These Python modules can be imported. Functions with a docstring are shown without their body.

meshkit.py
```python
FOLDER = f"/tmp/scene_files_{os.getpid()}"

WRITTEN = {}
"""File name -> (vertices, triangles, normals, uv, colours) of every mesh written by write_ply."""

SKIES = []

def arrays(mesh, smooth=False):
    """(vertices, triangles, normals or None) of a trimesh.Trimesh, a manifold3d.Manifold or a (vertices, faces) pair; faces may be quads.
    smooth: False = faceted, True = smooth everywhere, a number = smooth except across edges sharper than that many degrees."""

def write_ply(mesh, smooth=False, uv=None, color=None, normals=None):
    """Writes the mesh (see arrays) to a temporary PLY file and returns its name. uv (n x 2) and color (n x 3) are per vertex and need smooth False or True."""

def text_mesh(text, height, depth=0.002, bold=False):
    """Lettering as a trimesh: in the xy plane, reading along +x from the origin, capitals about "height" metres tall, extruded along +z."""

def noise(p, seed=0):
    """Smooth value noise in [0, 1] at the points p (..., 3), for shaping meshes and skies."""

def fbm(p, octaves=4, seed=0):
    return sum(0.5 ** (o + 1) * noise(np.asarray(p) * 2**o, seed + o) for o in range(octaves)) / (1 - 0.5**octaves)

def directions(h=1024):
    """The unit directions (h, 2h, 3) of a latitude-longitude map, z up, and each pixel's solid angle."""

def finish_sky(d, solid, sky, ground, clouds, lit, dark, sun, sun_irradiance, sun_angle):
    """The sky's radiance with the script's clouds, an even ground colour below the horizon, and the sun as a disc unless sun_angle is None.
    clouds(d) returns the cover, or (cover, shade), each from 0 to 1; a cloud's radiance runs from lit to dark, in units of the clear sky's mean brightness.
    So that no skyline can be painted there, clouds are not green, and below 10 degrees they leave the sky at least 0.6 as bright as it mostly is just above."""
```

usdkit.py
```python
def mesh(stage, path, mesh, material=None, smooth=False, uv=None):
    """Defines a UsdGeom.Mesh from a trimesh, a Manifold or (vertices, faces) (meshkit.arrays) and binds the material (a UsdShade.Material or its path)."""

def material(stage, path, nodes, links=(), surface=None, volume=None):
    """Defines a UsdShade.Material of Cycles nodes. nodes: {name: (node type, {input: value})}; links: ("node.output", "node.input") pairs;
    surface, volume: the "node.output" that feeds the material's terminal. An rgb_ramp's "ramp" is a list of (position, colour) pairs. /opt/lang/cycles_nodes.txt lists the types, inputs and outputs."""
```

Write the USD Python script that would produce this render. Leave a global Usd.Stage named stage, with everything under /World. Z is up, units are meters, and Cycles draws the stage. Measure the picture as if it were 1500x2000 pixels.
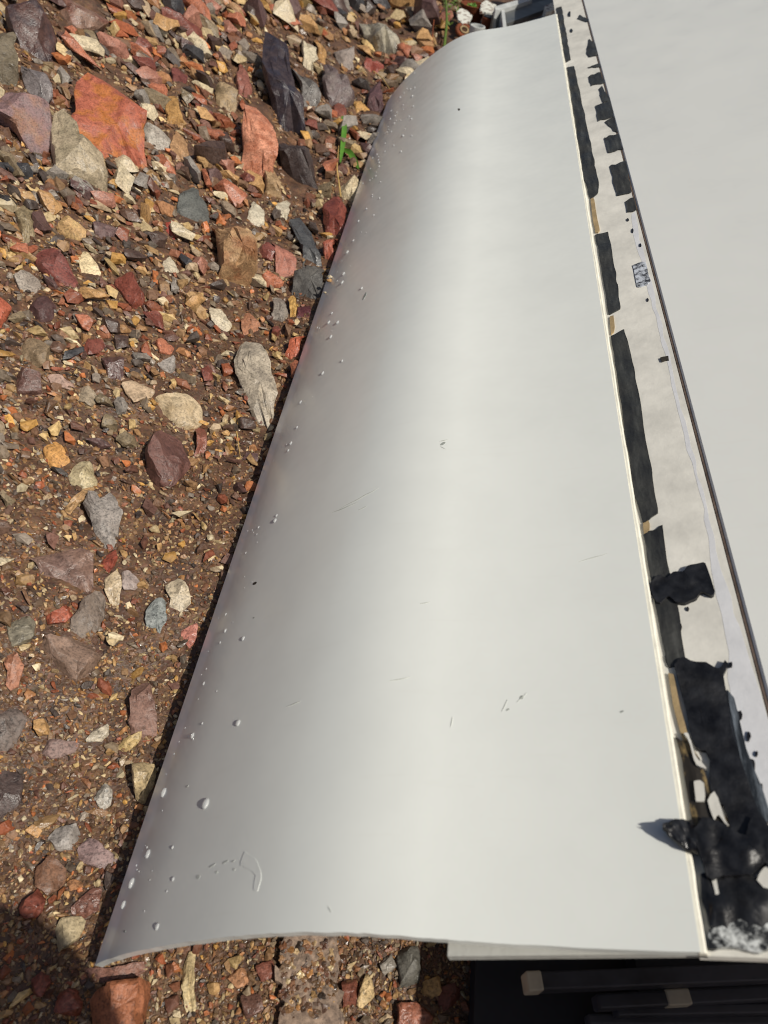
import math, random
import numpy as np, trimesh, shapely
from shapely.geometry import Polygon
from pxr import Usd, UsdGeom, UsdLux, UsdShade, Gf, Sdf, Vt
import usdkit, meshkit

stage = Usd.Stage.CreateInMemory()
UsdGeom.SetStageUpAxis(stage, UsdGeom.Tokens.z)
UsdGeom.SetStageMetersPerUnit(stage, 1.0)
UsdGeom.Xform.Define(stage, '/World')
UsdGeom.Scope.Define(stage, '/World/Looks')
random.seed(7); np.random.seed(7)

# ------------------------------------------------------------------ camera
# Working units are 0.12 m.  y runs along the panels, x across them, z is up.
S = 0.12
F, CX, CY = 1504.0, 750.0, 1000.0
def cray(px, py): return np.array([px - CX, py - CY, F])
AX = cray(1000, -522); AX /= np.linalg.norm(AX)
E1 = np.array([1.0, 0, 0]) - AX * AX[0]; E1 /= np.linalg.norm(E1)
E2 = np.cross(AX, E1)
PHI = math.radians(8.0); CP, SP = math.cos(PHI), math.sin(PHI)
H0 = 0.15                                     # height of the panel's low edge
WX = CP * E1 + SP * E2; WY = AX; WZ = SP * E1 - CP * E2
R = np.array([WX, WY, WZ])                    # camera frame -> world
def uw(u, w, a=0.0, n=0.0):                   # profile plane -> world (units)
    return np.array([u * CP + w * SP, a, H0 + u * SP - w * CP])
CU, CW = 1.7005, -4.7102
CAM = uw(CU, CW, 0.0)
def ray(px, py):
    d = R @ cray(px, py)
    return d / np.linalg.norm(d)
def project(p):
    q = R.T @ (np.asarray(p, float) - CAM)
    return np.array([CX + F * q[0] / q[2], CY + F * q[1] / q[2]])

EXPOSURE = -0.02
cam = UsdGeom.Camera.Define(stage, '/World/Camera')
cx, cy, cz = R @ np.array([1, 0, 0]), R @ np.array([0, -1, 0]), R @ np.array([0, 0, -1])
M = Gf.Matrix4d(*cx, 0, *cy, 0, *cz, 0, *(CAM * S), 1)
cam.AddTransformOp().Set(M)
cam.CreateHorizontalApertureAttr(36.0); cam.CreateVerticalApertureAttr(48.0)
cam.CreateFocalLengthAttr(36.0 * F / 1500.0)
cam.CreateClippingRangeAttr(Gf.Vec2f(0.01, 1000))
cam.CreateExposureAttr(EXPOSURE)
cam.CreateFStopAttr(13.0); cam.CreateFocusDistanceAttr(0.74)

# ------------------------------------------------------------------ sky and sun
SUN_S = math.radians(52.0)
sd = np.array([math.cos(SUN_S) * CP - math.sin(SUN_S) * SP, -0.28, math.cos(SUN_S) * SP + math.sin(SUN_S) * CP])
sd /= np.linalg.norm(sd)
elev, rot = math.asin(sd[2]), math.atan2(sd[0], sd[1])
sky = UsdLux.DomeLight.Define(stage, '/World/sky')
sky.GetPrim().SetCustomDataByKey('kind', 'structure')
sky.GetPrim().SetCustomDataByKey('label', 'bright daylight sky over the yard')
skym = usdkit.material(stage, '/World/Looks/sky_look', {
    's': ('sky_texture', {'sky_type': 'single_scattering', 'sun_disc': False, 'sun_elevation': elev, 'sun_rotation': rot, 'aerosol_density': 4.0}),
    'b': ('background_shader', {'strength': 0.058})}, [('s.color', 'b.color')], surface='b.background')
UsdShade.MaterialBindingAPI.Apply(sky.GetPrim()).Bind(skym)
sun = UsdLux.DistantLight.Define(stage, '/World/sun')
sun.CreateNormalizeAttr(True); sun.CreateIntensityAttr(1.1); sun.CreateAngleAttr(0.5)
sun.CreateColorAttr(Gf.Vec3f(1.0, 0.945, 0.85))
zz = sd; xx = np.cross([0, 1, 0], zz); xx /= np.linalg.norm(xx); yy = np.cross(zz, xx)
sun.AddTransformOp().Set(Gf.Matrix4d(*xx, 0, *yy, 0, *zz, 0, 0, 0, 0, 1))

# ------------------------------------------------------------------ helpers
used = {}
def numbered(path):
    n = used.get(path, -1) + 1; used[path] = n
    return path if n == 0 else '%s_%03d' % (path, n)
def tag(prim, label=None, category=None, group=None, kind=None):
    p = prim.GetPrim() if hasattr(prim, 'GetPrim') else prim
    for k, v in (('label', label), ('category', category), ('group', group), ('kind', kind)):
        if v: p.SetCustomDataByKey(k, v)
    return prim
def obj(name, mesh, mat, parent=None, smooth=False):
    """mesh in units; parts are given in world units and their parent stands at BASE"""
    base = '/World' if parent is None else str(parent.GetPath())
    path = numbered(base + '/' + name)
    v, f, n = meshkit.arrays(mesh, smooth)
    v = np.array(v) * S
    if parent is not None: v = v - BASES.get(base, np.zeros(3))
    m = usdkit.mesh(stage, path, (v, f), MAT[mat] if isinstance(mat, str) else mat, False)
    if n is not None:
        m.CreateNormalsAttr(Vt.Vec3fArray.FromNumpy(n.astype(np.float32))); m.SetNormalsInterpolation('vertex')
    if parent is not None: BASES[path] = BASES.get(base, np.zeros(3))
    return m
BASES = {}
def thing(name, label, category, loc, group=None):
    path = numbered('/World/' + name)
    x = UsdGeom.Xform.Define(stage, path)
    loc = np.asarray(loc, float) * S
    x.AddTranslateOp().Set(Gf.Vec3d(*loc)); BASES[path] = loc
    tag(x, label, category, group)
    return x
def lin(c, k=1.0):
    c = np.asarray(c, float) / 255.0
    return tuple(np.clip(np.where(c < .04045, c / 12.92, ((c + .055) / 1.055) ** 2.4) * k, 0, .9))
def box(x0, x1, y0, y1, z0, z1):
    b = trimesh.creation.box((x1 - x0, y1 - y0, z1 - z0)); b.apply_translation(((x0 + x1) / 2, (y0 + y1) / 2, (z0 + z1) / 2)); return b
def rbox(dx, dy, dz, r, seg=6):
    """rounded box centred at the origin"""
    import manifold3d as m3
    s = m3.Manifold.sphere(r, seg * 4)
    return m3.Manifold.batch_hull([s.translate((sx * (dx / 2 - r), sy * (dy / 2 - r), sz * (dz / 2 - r))) for sx in (-1, 1) for sy in (-1, 1) for sz in (-1, 1)])
def tri(m):
    if hasattr(m, 'to_mesh'):
        q = m.to_mesh(); return trimesh.Trimesh(q.vert_properties[:, :3], q.tri_verts, process=False)
    return m
def tube(pts, r, seg=8, caps=True):
    pts = np.asarray(pts, float); n = len(pts); r = np.broadcast_to(np.asarray(r, float), n)
    V, Fc = [], []
    t = np.gradient(pts, axis=0); t /= np.linalg.norm(t, axis=1, keepdims=True)
    up = np.array([0, 0, 1.0]) if abs(t[0][2]) < .9 else np.array([1.0, 0, 0])
    for i in range(n):
        a = np.cross(up, t[i]); a /= np.linalg.norm(a); b = np.cross(t[i], a)
        for k in range(seg):
            q = 2 * math.pi * k / seg; V.append(pts[i] + r[i] * (math.cos(q) * a + math.sin(q) * b))
    for i in range(n - 1):
        for k in range(seg):
            a0, a1 = i * seg + k, i * seg + (k + 1) % seg
            Fc += [[a0, a1, a1 + seg], [a0, a1 + seg, a0 + seg]]
    if caps:
        V += [pts[0], pts[-1]]; c0, c1 = n * seg, n * seg + 1
        for k in range(seg):
            Fc += [[c0, (k + 1) % seg, k], [c1, (n - 1) * seg + k, (n - 1) * seg + (k + 1) % seg]]
    return trimesh.Trimesh(V, Fc, process=False)

# ------------------------------------------------------------------ materials
MAT = {}
def mat(name, nodes, links, surface='p.BSDF'):
    MAT[name] = usdkit.material(stage, '/World/Looks/' + name, nodes, links, surface); return MAT[name]
def stone_mat(name, col, rough=0.55, speck=0.5, k=.78, second=None, second_amt=.5):
    c = np.array(lin(col, k)); c = c * .78 + c.mean() * .22; d = np.clip(c * .55, 0, .9); l = np.clip(c * 1.32, 0, .85)
    s2 = np.array(lin(second, k * .85)) if second is not None else c * np.array([.85, .8, .78])
    return mat(name, {
        'g': ('geometry', {}), 'o': ('object_info', {}),
        'n': ('noise_texture', {'scale': 90.0, 'detail': 4.0, 'roughness': .62}),
        'n2': ('noise_texture', {'scale': 420.0, 'detail': 3.0, 'roughness': .7}),
        'n3': ('noise_texture', {'scale': 38.0, 'detail': 2.0}),
        'r': ('rgb_ramp', {'ramp': [(.25, tuple(d)), (.5, tuple(c)), (.78, tuple(l))]}),
        'r3': ('rgb_ramp', {'ramp': [(.48, (0, 0, 0)), (.62, (second_amt,) * 3)]}),
        'm': ('mix_color', {'blend_type': 'mix', 'b': tuple(s2)}),
        'r2': ('rgb_ramp', {'ramp': [(.3, (1 - speck,) * 3), (.5, (1, 1, 1)), (.75, (1 + speck * .5,) * 3)]}),
        'mm': ('mix_color', {'blend_type': 'multiply', 'fac': 1.0, 'use_clamp_result': False, 'use_clamp': True}),
        'rr': ('map_range', {'from_min': .35, 'from_max': .7, 'to_min': max(.12, rough - .22), 'to_max': min(1, rough + .2), 'clamp': True}),
        'b': ('bump', {'strength': .8, 'distance': .0022}), 'b2': ('bump', {'strength': .7, 'distance': .0008}),
        'p': ('principled_bsdf', {'specular_ior_level': .5})},
        [('g.position', 'n.vector'), ('g.position', 'n2.vector'), ('g.position', 'n3.vector'), ('n.fac', 'r.fac'), ('n3.fac', 'r3.fac'), ('r3.color', 'm.fac'), ('r.color', 'm.a'),
         ('n2.fac', 'r2.fac'), ('m.result', 'mm.a'), ('r2.color', 'mm.b'), ('mm.result', 'p.base_color'),
         ('n.fac', 'rr.value'), ('rr.result', 'p.roughness'), ('n.fac', 'b.height'), ('n2.fac', 'b2.height'), ('b.normal', 'b2.normal'), ('b2.normal', 'p.normal')])
def plain(name, col, rough=.5, spec=.5, k=1.1, scale=60., amt=.18, bump=.0004, metallic=0.0, raw=False, bscale=None):
    c = np.array(col if raw else lin(col, k))
    return mat(name, {
        'g': ('geometry', {}), 'n': ('noise_texture', {'scale': scale, 'detail': 5.0, 'roughness': .6}), 'n2': ('noise_texture', {'scale': bscale or scale * 4, 'detail': 3.0}),
        'r': ('rgb_ramp', {'ramp': [(.3, tuple(c * (1 - amt))), (.7, tuple(np.clip(c * (1 + amt), 0, .9)))]}),
        'rr': ('map_range', {'from_min': .3, 'from_max': .7, 'to_min': max(.05, rough * .75), 'to_max': min(1, rough * 1.25), 'clamp': True}),
        'b': ('bump', {'strength': .6, 'distance': bump}),
        'p': ('principled_bsdf', {'specular_ior_level': spec, 'metallic': metallic})},
        [('g.position', 'n.vector'), ('g.position', 'n2.vector'), ('n.fac', 'r.fac'), ('r.color', 'p.base_color'), ('n.fac', 'rr.value'), ('rr.result', 'p.roughness'), ('n2.fac', 'b.height'), ('b.normal', 'p.normal')])

# glossy white panel: faint wear marks along and across, a little dust
def panel_mat(name, base, rough, dirt, spec=.5):
    return mat(name, {
        'g': ('geometry', {}),
        'n': ('noise_texture', {'scale': 14.0, 'detail': 5.0, 'roughness': .6}),
        'mp': ('mapping', {'scale': (18., 160., 18.), 'rotation': (0, 0, .35)}),
        'n2': ('noise_texture', {'scale': 1.0, 'detail': 4.0, 'roughness': .65}),
        'n4': ('noise_texture', {'scale': 300.0, 'detail': 2.0}),
        'r': ('rgb_ramp', {'ramp': [(.3, tuple(np.array(base) * (1 - dirt))), (.62, tuple(base))]}),
        'r2': ('rgb_ramp', {'ramp': [(.24, (.985, .98, .975)), (.40, (1, 1, 1))]}),
        'mm': ('mix_color', {'blend_type': 'multiply', 'fac': 1.0}),
        'rr': ('map_range', {'from_min': .3, 'from_max': .7, 'to_min': rough * .85, 'to_max': rough * 1.25, 'clamp': True}),
        'b': ('bump', {'strength': .05, 'distance': .0004}),
        'p': ('principled_bsdf', {'specular_ior_level': spec})},
        [('g.position', 'n.vector'), ('g.position', 'mp.vector'), ('mp.vector', 'n2.vector'), ('g.position', 'n4.vector'), ('n.fac', 'r.fac'), ('n2.fac', 'r2.fac'),
         ('r.color', 'mm.a'), ('r2.color', 'mm.b'), ('mm.result', 'p.base_color'), ('n.fac', 'rr.value'), ('rr.result', 'p.roughness'), ('n4.fac', 'b.height'), ('b.normal', 'p.normal')])
panel_mat('white_gelcoat', (.69, .712, .675), .24, .04, .5)
panel_mat('white_gelcoat_flat', (.66, .672, .64), .38, .02)
plain('cream_filler', (212, 210, 201), .75, .3, k=.92, scale=30, amt=.13, bump=.0006)
plain('raw_edge', (224, 221, 206), .6, .3, k=.98, scale=60, amt=.08)
plain('white_paint', (207, 208, 210), .55, .5, k=.95, scale=40, amt=.07)
plain('tan_wood', (150, 130, 96), .7, .3, scale=50, amt=.25, bump=.001)
plain('board_grey', (158, 158, 152), .7, .3, k=1.1, scale=30, amt=.12)
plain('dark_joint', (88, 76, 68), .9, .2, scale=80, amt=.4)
plain('rack_shade_black', (30, 29, 34), .6, .4, k=1.0, scale=30, amt=.3)  # near-black tone that paints the shade under the panels
plain('slat_paint', (60, 59, 63), .5, .4, k=1.0, scale=30, amt=.45)
plain('sunlit_patch_tone', (176, 164, 142), .7, .3, scale=60, amt=.2)  # pale tone that paints sunlit patches on two bars
plain('grey_metal', (74, 76, 76), .42, .5, scale=25, amt=.25)
plain('pale_metal', (168, 170, 168), .45, .5, scale=30, amt=.15)
plain('dark_metal', (34, 34, 34), .5, .4, scale=25, amt=.3)
plain('rust', (105, 55, 32), .8, .3, scale=60, amt=.5, bump=.002)
plain('leaf_green', (84, 128, 44), .4, .4, k=.95, scale=40, amt=.2)
plain('stem_green', (85, 105, 40), .5, .4, k=.95, scale=40, amt=.3)
plain('straw', (170, 140, 85), .6, .3, scale=40, amt=.3)
plain('cloth', (50, 55, 70), .9, .2, scale=40, amt=.2)
plain('skin', (200, 150, 120), .5, .4, scale=40, amt=.1)
plain('dark_speck', (52, 48, 42), .7, .3, scale=60, amt=.3)
plain('scratch_mark', (176, 179, 172), .6, .3, scale=200, amt=.2)
plain('smudge', (142, 146, 140), .6, .3, scale=200, amt=.2)
# black tar tape, worn to grey along its length
mat('tar_tape', {
    'g': ('geometry', {}), 'mp': ('mapping', {'scale': (150., 22., 150.)}), 'n': ('noise_texture', {'scale': 1.0, 'detail': 5.0, 'roughness': .65}),
    'n2': ('noise_texture', {'scale': 260.0, 'detail': 4.0}), 'n3': ('noise_texture', {'scale': 25.0, 'detail': 3.0}),
    'r': ('rgb_ramp', {'ramp': [(.35, (.014, .014, .014)), (.55, (.034, .035, .032)), (.74, (.075, .076, .07))]}),
    'rr': ('map_range', {'from_min': .35, 'from_max': .65, 'to_min': .32, 'to_max': .7, 'clamp': True}),
    'b': ('bump', {'strength': .7, 'distance': .0009}), 'p': ('principled_bsdf', {'specular_ior_level': .5})},
    [('g.position', 'mp.vector'), ('mp.vector', 'n.vector'), ('g.position', 'n2.vector'), ('g.position', 'n3.vector'), ('n.fac', 'r.fac'), ('r.color', 'p.base_color'), ('n3.fac', 'rr.value'), ('rr.result', 'p.roughness'), ('n2.fac', 'b.height'), ('b.normal', 'p.normal')])
mat('wet_tar', {
    'g': ('geometry', {}), 'n2': ('noise_texture', {'scale': 120.0, 'detail': 4.0}), 'n3': ('noise_texture', {'scale': 45.0, 'detail': 3.0}),
    'r': ('rgb_ramp', {'ramp': [(.35, (.006, .006, .007)), (.7, (.020, .021, .024))]}),
    'rr': ('map_range', {'from_min': .35, 'from_max': .65, 'to_min': .16, 'to_max': .6, 'clamp': True}),
    'b': ('bump', {'strength': .8, 'distance': .0016}), 'p': ('principled_bsdf', {'specular_ior_level': .4})},
    [('g.position', 'n2.vector'), ('g.position', 'n3.vector'), ('n2.fac', 'r.fac'), ('r.color', 'p.base_color'), ('n3.fac', 'rr.value'), ('rr.result', 'p.roughness'), ('n2.fac', 'b.height'), ('b.normal', 'p.normal')])
def smear(name, c0, c1, scale, lo, hi, rough=.5, stretch=(1, 1, 1)):
    mat(name, {
        'g': ('geometry', {}), 'mp': ('mapping', {'scale': stretch}), 'n': ('noise_texture', {'scale': scale, 'detail': 6.0, 'roughness': .7}),
        'r': ('rgb_ramp', {'ramp': [(lo, lin(c0)), (hi, lin(c1))]}), 'b': ('bump', {'strength': .6, 'distance': .001}),
        'p': ('principled_bsdf', {'roughness': rough})},
        [('g.position', 'mp.vector'), ('mp.vector', 'n.vector'), ('n.fac', 'r.fac'), ('r.color', 'p.base_color'), ('n.fac', 'b.height'), ('b.normal', 'p.normal')])
smear('tar_speckle', (24, 26, 28), (205, 208, 205), 110., .46, .58)
smear('tar_on_wood', (34, 29, 22), (170, 145, 95), 95., .52, .70, .6, (1, .45, 1))
smear('tar_smear', (34, 38, 42), (150, 160, 170), 60., .45, .75, .4, (2.2, .25, 2.2))
smear('tar_half', (28, 27, 32), (190, 196, 204), 140., .40, .55, .5)
smear('rusty_white', (95, 55, 35), (205, 205, 195), 75., .40, .47, .6)
smear('speckled_board', (88, 78, 66), (168, 168, 162), 170., .30, .38, .7)
mat('water', {'f': ('fresnel', {'IOR': 1.33}), 't': ('transparent_bsdf', {'color': (.93, .94, .94)}), 'gl': ('glossy_bsdf', {'roughness': .06, 'color': (1, 1, 1)}),
              'd': ('diffuse_bsdf', {'color': (.80, .81, .80)}), 'm': ('mix_closure', {'fac': .5}), 'm2': ('mix_closure', {})},
    [('t.BSDF', 'm.closure1'), ('d.BSDF', 'm.closure2'), ('f.fac', 'm2.fac'), ('m.closure', 'm2.closure1'), ('gl.BSDF', 'm2.closure2')], 'm2.closure')
# gravel of mixed colours: one colour per grain
GRAV = [(176, 140, 92), (158, 120, 80), (118, 88, 66), (150, 118, 84), (96, 70, 58), (128, 62, 40), (186, 108, 58), (204, 182, 138), (70, 66, 64), (170, 150, 122), (112, 78, 70), (198, 150, 76), (44, 42, 46), (140, 86, 62), (150, 140, 128), (88, 52, 44), (182, 128, 84), (120, 108, 92), (216, 200, 164), (150, 76, 44), (104, 92, 78), (206, 176, 120), (130, 96, 72)]
def grain_mat(name, rough=.5):
    return mat(name, {
        'g': ('geometry', {}), 'n': ('noise_texture', {'scale': 260.0, 'detail': 4.0, 'roughness': .65}), 'n2': ('noise_texture', {'scale': 700.0, 'detail': 2.0}),
        'r': ('attribute', {'attribute': 'tint'}),
        'r2': ('rgb_ramp', {'ramp': [(.28, (.5, .47, .45)), (.5, (.95, .95, .95)), (.75, (1.35, 1.35, 1.35))]}),
        'mm': ('mix_color', {'blend_type': 'multiply', 'fac': 1.0}),
        'rr': ('map_range', {'from_min': .35, 'from_max': .65, 'to_min': rough - .25, 'to_max': rough + .25, 'clamp': True}),
        'b': ('bump', {'strength': .5, 'distance': .0008}),
        'p': ('principled_bsdf', {'specular_ior_level': .5})},
        [('g.position', 'n.vector'), ('g.position', 'n2.vector'), ('n.fac', 'r2.fac'), ('r.color', 'mm.a'), ('r2.color', 'mm.b'), ('mm.result', 'p.base_color'),
         ('n.fac', 'rr.value'), ('rr.result', 'p.roughness'), ('n2.fac', 'b.height'), ('b.normal', 'p.normal')])
grain_mat('mixed_gravel')
grain_mat('fine_gravel', rough=.45)
FINE = [(138, 104, 72), (100, 72, 56), (122, 84, 60), (176, 140, 92), (84, 60, 50), (150, 112, 76), (60, 52, 48), (140, 90, 60), (206, 184, 140), (112, 92, 74), (96, 56, 42), (168, 118, 66), (186, 160, 120), (74, 56, 48)]
def tinted(m, parts, cols, rng, k=.76, dull=.15):
    """one colour per grain, as a primvar of the joined mesh"""
    C = np.array([lin(c, k) for c in cols]); t = []
    for p in parts:
        c = (C[int(rng.integers(len(C)))] * (1 - dull) + C.mean(0) * dull) * (1 + .22 * rng.normal()); t.append(np.tile(np.clip(c, .005, .85), (len(p[0]), 1)))
    UsdGeom.PrimvarsAPI(m).CreatePrimvar('tint', Sdf.ValueTypeNames.Color3fArray, 'vertex').Set(Vt.Vec3fArray.FromNumpy(np.vstack(t).astype(np.float32)))
    return m
mat('soil', {
    'g': ('geometry', {}), 'v': ('voronoi_texture', {'scale': 420.0}), 'n': ('noise_texture', {'scale': 45.0, 'detail': 6.0, 'roughness': .7}), 'n2': ('noise_texture', {'scale': 320.0, 'detail': 4.0}),
    'r': ('rgb_ramp', {'ramp': [(.3, lin((50, 36, 27))), (.5, lin((84, 60, 44))), (.7, lin((118, 88, 62)))]}),
    'h': ('hsv', {'saturation': .35, 'value': .7}), 'm': ('mix_color', {'blend_type': 'overlay', 'fac': .35}),
    'b': ('bump', {'strength': .8, 'distance': .0015}), 'p': ('principled_bsdf', {'roughness': .55})},
    [('g.position', 'v.vector'), ('g.position', 'n.vector'), ('g.position', 'n2.vector'), ('n.fac', 'r.fac'), ('v.color', 'h.color'), ('r.color', 'm.a'), ('h.color', 'm.b'), ('m.result', 'p.base_color'), ('n2.fac', 'b.height'), ('b.normal', 'p.normal')])

# ------------------------------------------------------------------ ground: level under the panels, a bank of rubble rising on the left
def bank(x):
    s = np.maximum(-np.asarray(x, float) - .15, 0)
    s = np.minimum(s, 9.0)
    return .42 * (np.sqrt(s * s + .8) - math.sqrt(.8))
def ground_z(x, y):
    x, y = np.asarray(x, float), np.asarray(y, float)
    p = np.stack([x * 1.1, y * 1.1, 0 * x], -1)
    bump = (meshkit.fbm(p, 3, 3) - .5) * .26 + (meshkit.fbm(p * 3.6, 2, 9) - .5) * .10
    far = np.clip((np.hypot(x, y - 8) - 30) / 40, 0, 1)
    fade = np.clip((-x + .6) / .9, .35, 1)
    return bank(x) + bump * fade * (1 - far)
def ground_n(x, y, e=.12):
    n = np.array([-(bank(x + e) - bank(x - e)) / (2 * e), 0.0, 1.0]); return n / np.linalg.norm(n)
gx = np.concatenate([[-1500, -400, -120, -50, -25], np.arange(-13, 7.01, .07), [12, 30, 80, 300, 1500]])
gy = np.concatenate([[-1500, -300, -60, -15, -5], np.arange(-1.5, 24.01, .09), [30, 45, 80, 300, 1500]])
X, Y = np.meshgrid(gx, gy, indexing='ij')
V = np.stack([X, Y, ground_z(X, Y)], -1).reshape(-1, 3)
ni, nj = len(gx), len(gy)
I = (np.arange(ni - 1)[:, None] * nj + np.arange(nj - 1)[None]).ravel()
Fq = np.stack([I, I + nj, I + nj + 1, I + 1], 1)
tag(obj('ground', (V, Fq), 'soil', smooth=True), 'brown gritty earth between the stones of the rubble', kind='structure')

def to_ground(px, py, lift=0.0):
    d = ray(px, py); t0 = 2.0; f0 = None; ts = np.concatenate([np.arange(2.5, 20, .05), np.arange(20, 80, .5)])
    P = CAM + ts[:, None] * d
    g = P[:, 2] - ground_z(P[:, 0], P[:, 1]) - lift
    k = int(np.argmax(g < 0)) if (g < 0).any() else len(ts) - 1
    a, b = ts[max(k - 1, 0)], ts[k]
    for _ in range(14):
        m = (a + b) / 2; p = CAM + m * d
        if p[2] - ground_z(p[0], p[1]) - lift < 0: b = m
        else: a = m
    return CAM + b * d

# ------------------------------------------------------------------ the curved white panel
US = [0, .15, .4, .75, 1.0, 1.25, 1.5, 1.72, 1.95, 2.3, 2.65, 8.0]
SL = [57, 50, 42.5, 38, 32.5, 24, 13.5, 7.0, 10, 14.5, 17, 17]
_u = np.linspace(0, 3.0, 601)
_w = -np.concatenate([[0], np.cumsum(np.tan(np.radians(np.interp((_u[1:] + _u[:-1]) / 2, US, SL))) * np.diff(_u))])
EDGE_U = 2.82
EDGE_W = float(np.interp(EDGE_U, _u, _w)); SLOPE = math.radians(17)
T_ = np.array([math.cos(SLOPE), -math.sin(SLOPE)]); N_ = np.array([-math.sin(SLOPE), -math.cos(SLOPE)])   # along and out of the flat part, in (u, w)
Y0, Y1 = 1.0, 15.0
def on_profile(px, py):
    """where a line of sight meets the curved panel: (u, y)"""
    d = cray(px, py); du, dw, da = d @ E1, d @ E2, d @ AX
    f = (_u - CU) * dw - (_w - CW) * du
    k = np.nonzero(np.sign(f[:-1]) != np.sign(f[1:]))[0]
    k = k[-1] if len(k) else len(f) - 2
    s = f[k] / (f[k] - f[k + 1]); u = _u[k] + s * (_u[k + 1] - _u[k]); w = float(np.interp(u, _u, _w))
    t = (w - CW) / dw
    return u, t * da
def prof_n(u):
    a = math.radians(np.interp(u, US, SL)); return np.array([-math.sin(a), -math.cos(a)])
def on_panel(u, y, h=0.0):
    w = float(np.interp(u, _u, _w)); n = prof_n(u)
    return uw(u + h * n[0], w + h * n[1], y)
def sheet(us, ys, top, thick, wav=0.0):
    """closed sheet; top(u) -> (point, normal) in the (u, w) plane"""
    nu, nv = len(us), len(ys); V = []
    for side in (0, 1):
        for u in us:
            p, n = top(u)
            for y in ys:
                yy = y(u) if callable(y) else y
                h = -thick * side
                if wav: h += wav * (float(meshkit.noise(np.array([u * 1.3, yy * .55, 0.5]), 5)) - .5)
                V.append(uw(p[0] + h * n[0], p[1] + h * n[1], yy))
    o = nu * nv; Fc = []
    for i in range(nu - 1):
        for j in range(nv - 1):
            a = i * nv + j
            Fc.append([a, a + nv, a + nv + 1, a + 1]); Fc.append([o + a, o + a + 1, o + a + nv + 1, o + a + nv])
    for j in range(nv - 1):
        Fc.append([j, j + 1, o + j + 1, o + j]); b = (nu - 1) * nv + j; Fc.append([b, o + b, o + b + 1, b + 1])
    for i in range(nu - 1):
        a = i * nv; Fc.append([a, o + a, o + a + nv, a + nv]); a += nv - 1; Fc.append([a, a + nv, o + a + nv, o + a])
    return np.array(V), np.array(Fc)
ptop = lambda u: (np.array([u, float(np.interp(u, _u, _w))]), prof_n(u))
us = np.concatenate([np.linspace(0, .5, 22), np.linspace(.53, 2.2, 56), np.linspace(2.25, EDGE_U - .024, 10)])
ys = np.concatenate([[Y0, Y0 + .012], np.linspace(Y0 + .06, Y1 - .06, 70), [Y1]])
curved = thing('curved_panel', 'long glossy white curved panel, its low left edge lying on the rubble', 'panel', uw(1.4, -.9, Y0))
def edge_jag(k):
    return lambda u: k + .005 * (float(meshkit.noise(np.array([u * 26, k, 0.]), 3)) - .5)
ysj = [edge_jag(Y0)] + list(ys[1:-1]) + [edge_jag(Y1)]
shell = obj('shell', sheet(us, ysj, ptop, .045, .010), 'white_gelcoat', curved, smooth=40)
# raw sawn lip along the right edge of the shell
us2 = np.linspace(EDGE_U - .028, EDGE_U, 4)
ysl = np.linspace(Y0, Y1, 240)
def lip_top(u):
    p, n = ptop(u); return p + n * (-.003 if u < EDGE_U - .001 else -.010), n
def lipm():
    V, Fc = sheet(us2, list(ysl), lip_top, .055)
    j = (meshkit.noise(np.stack([V[:, 1] * 9, V[:, 0] * 0, V[:, 2] * 0], 1), 4) - .5) * .005
    V[:, 0] += j * (np.abs(V[:, 0]) >= 0); V[:, 2] -= meshkit.noise(np.stack([V[:, 1] * 17, V[:, 0] * 0, V[:, 2] * 0], 1), 8) * .006
    return V, Fc
obj('raw_edge', lipm(), 'raw_edge', curved)
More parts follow.
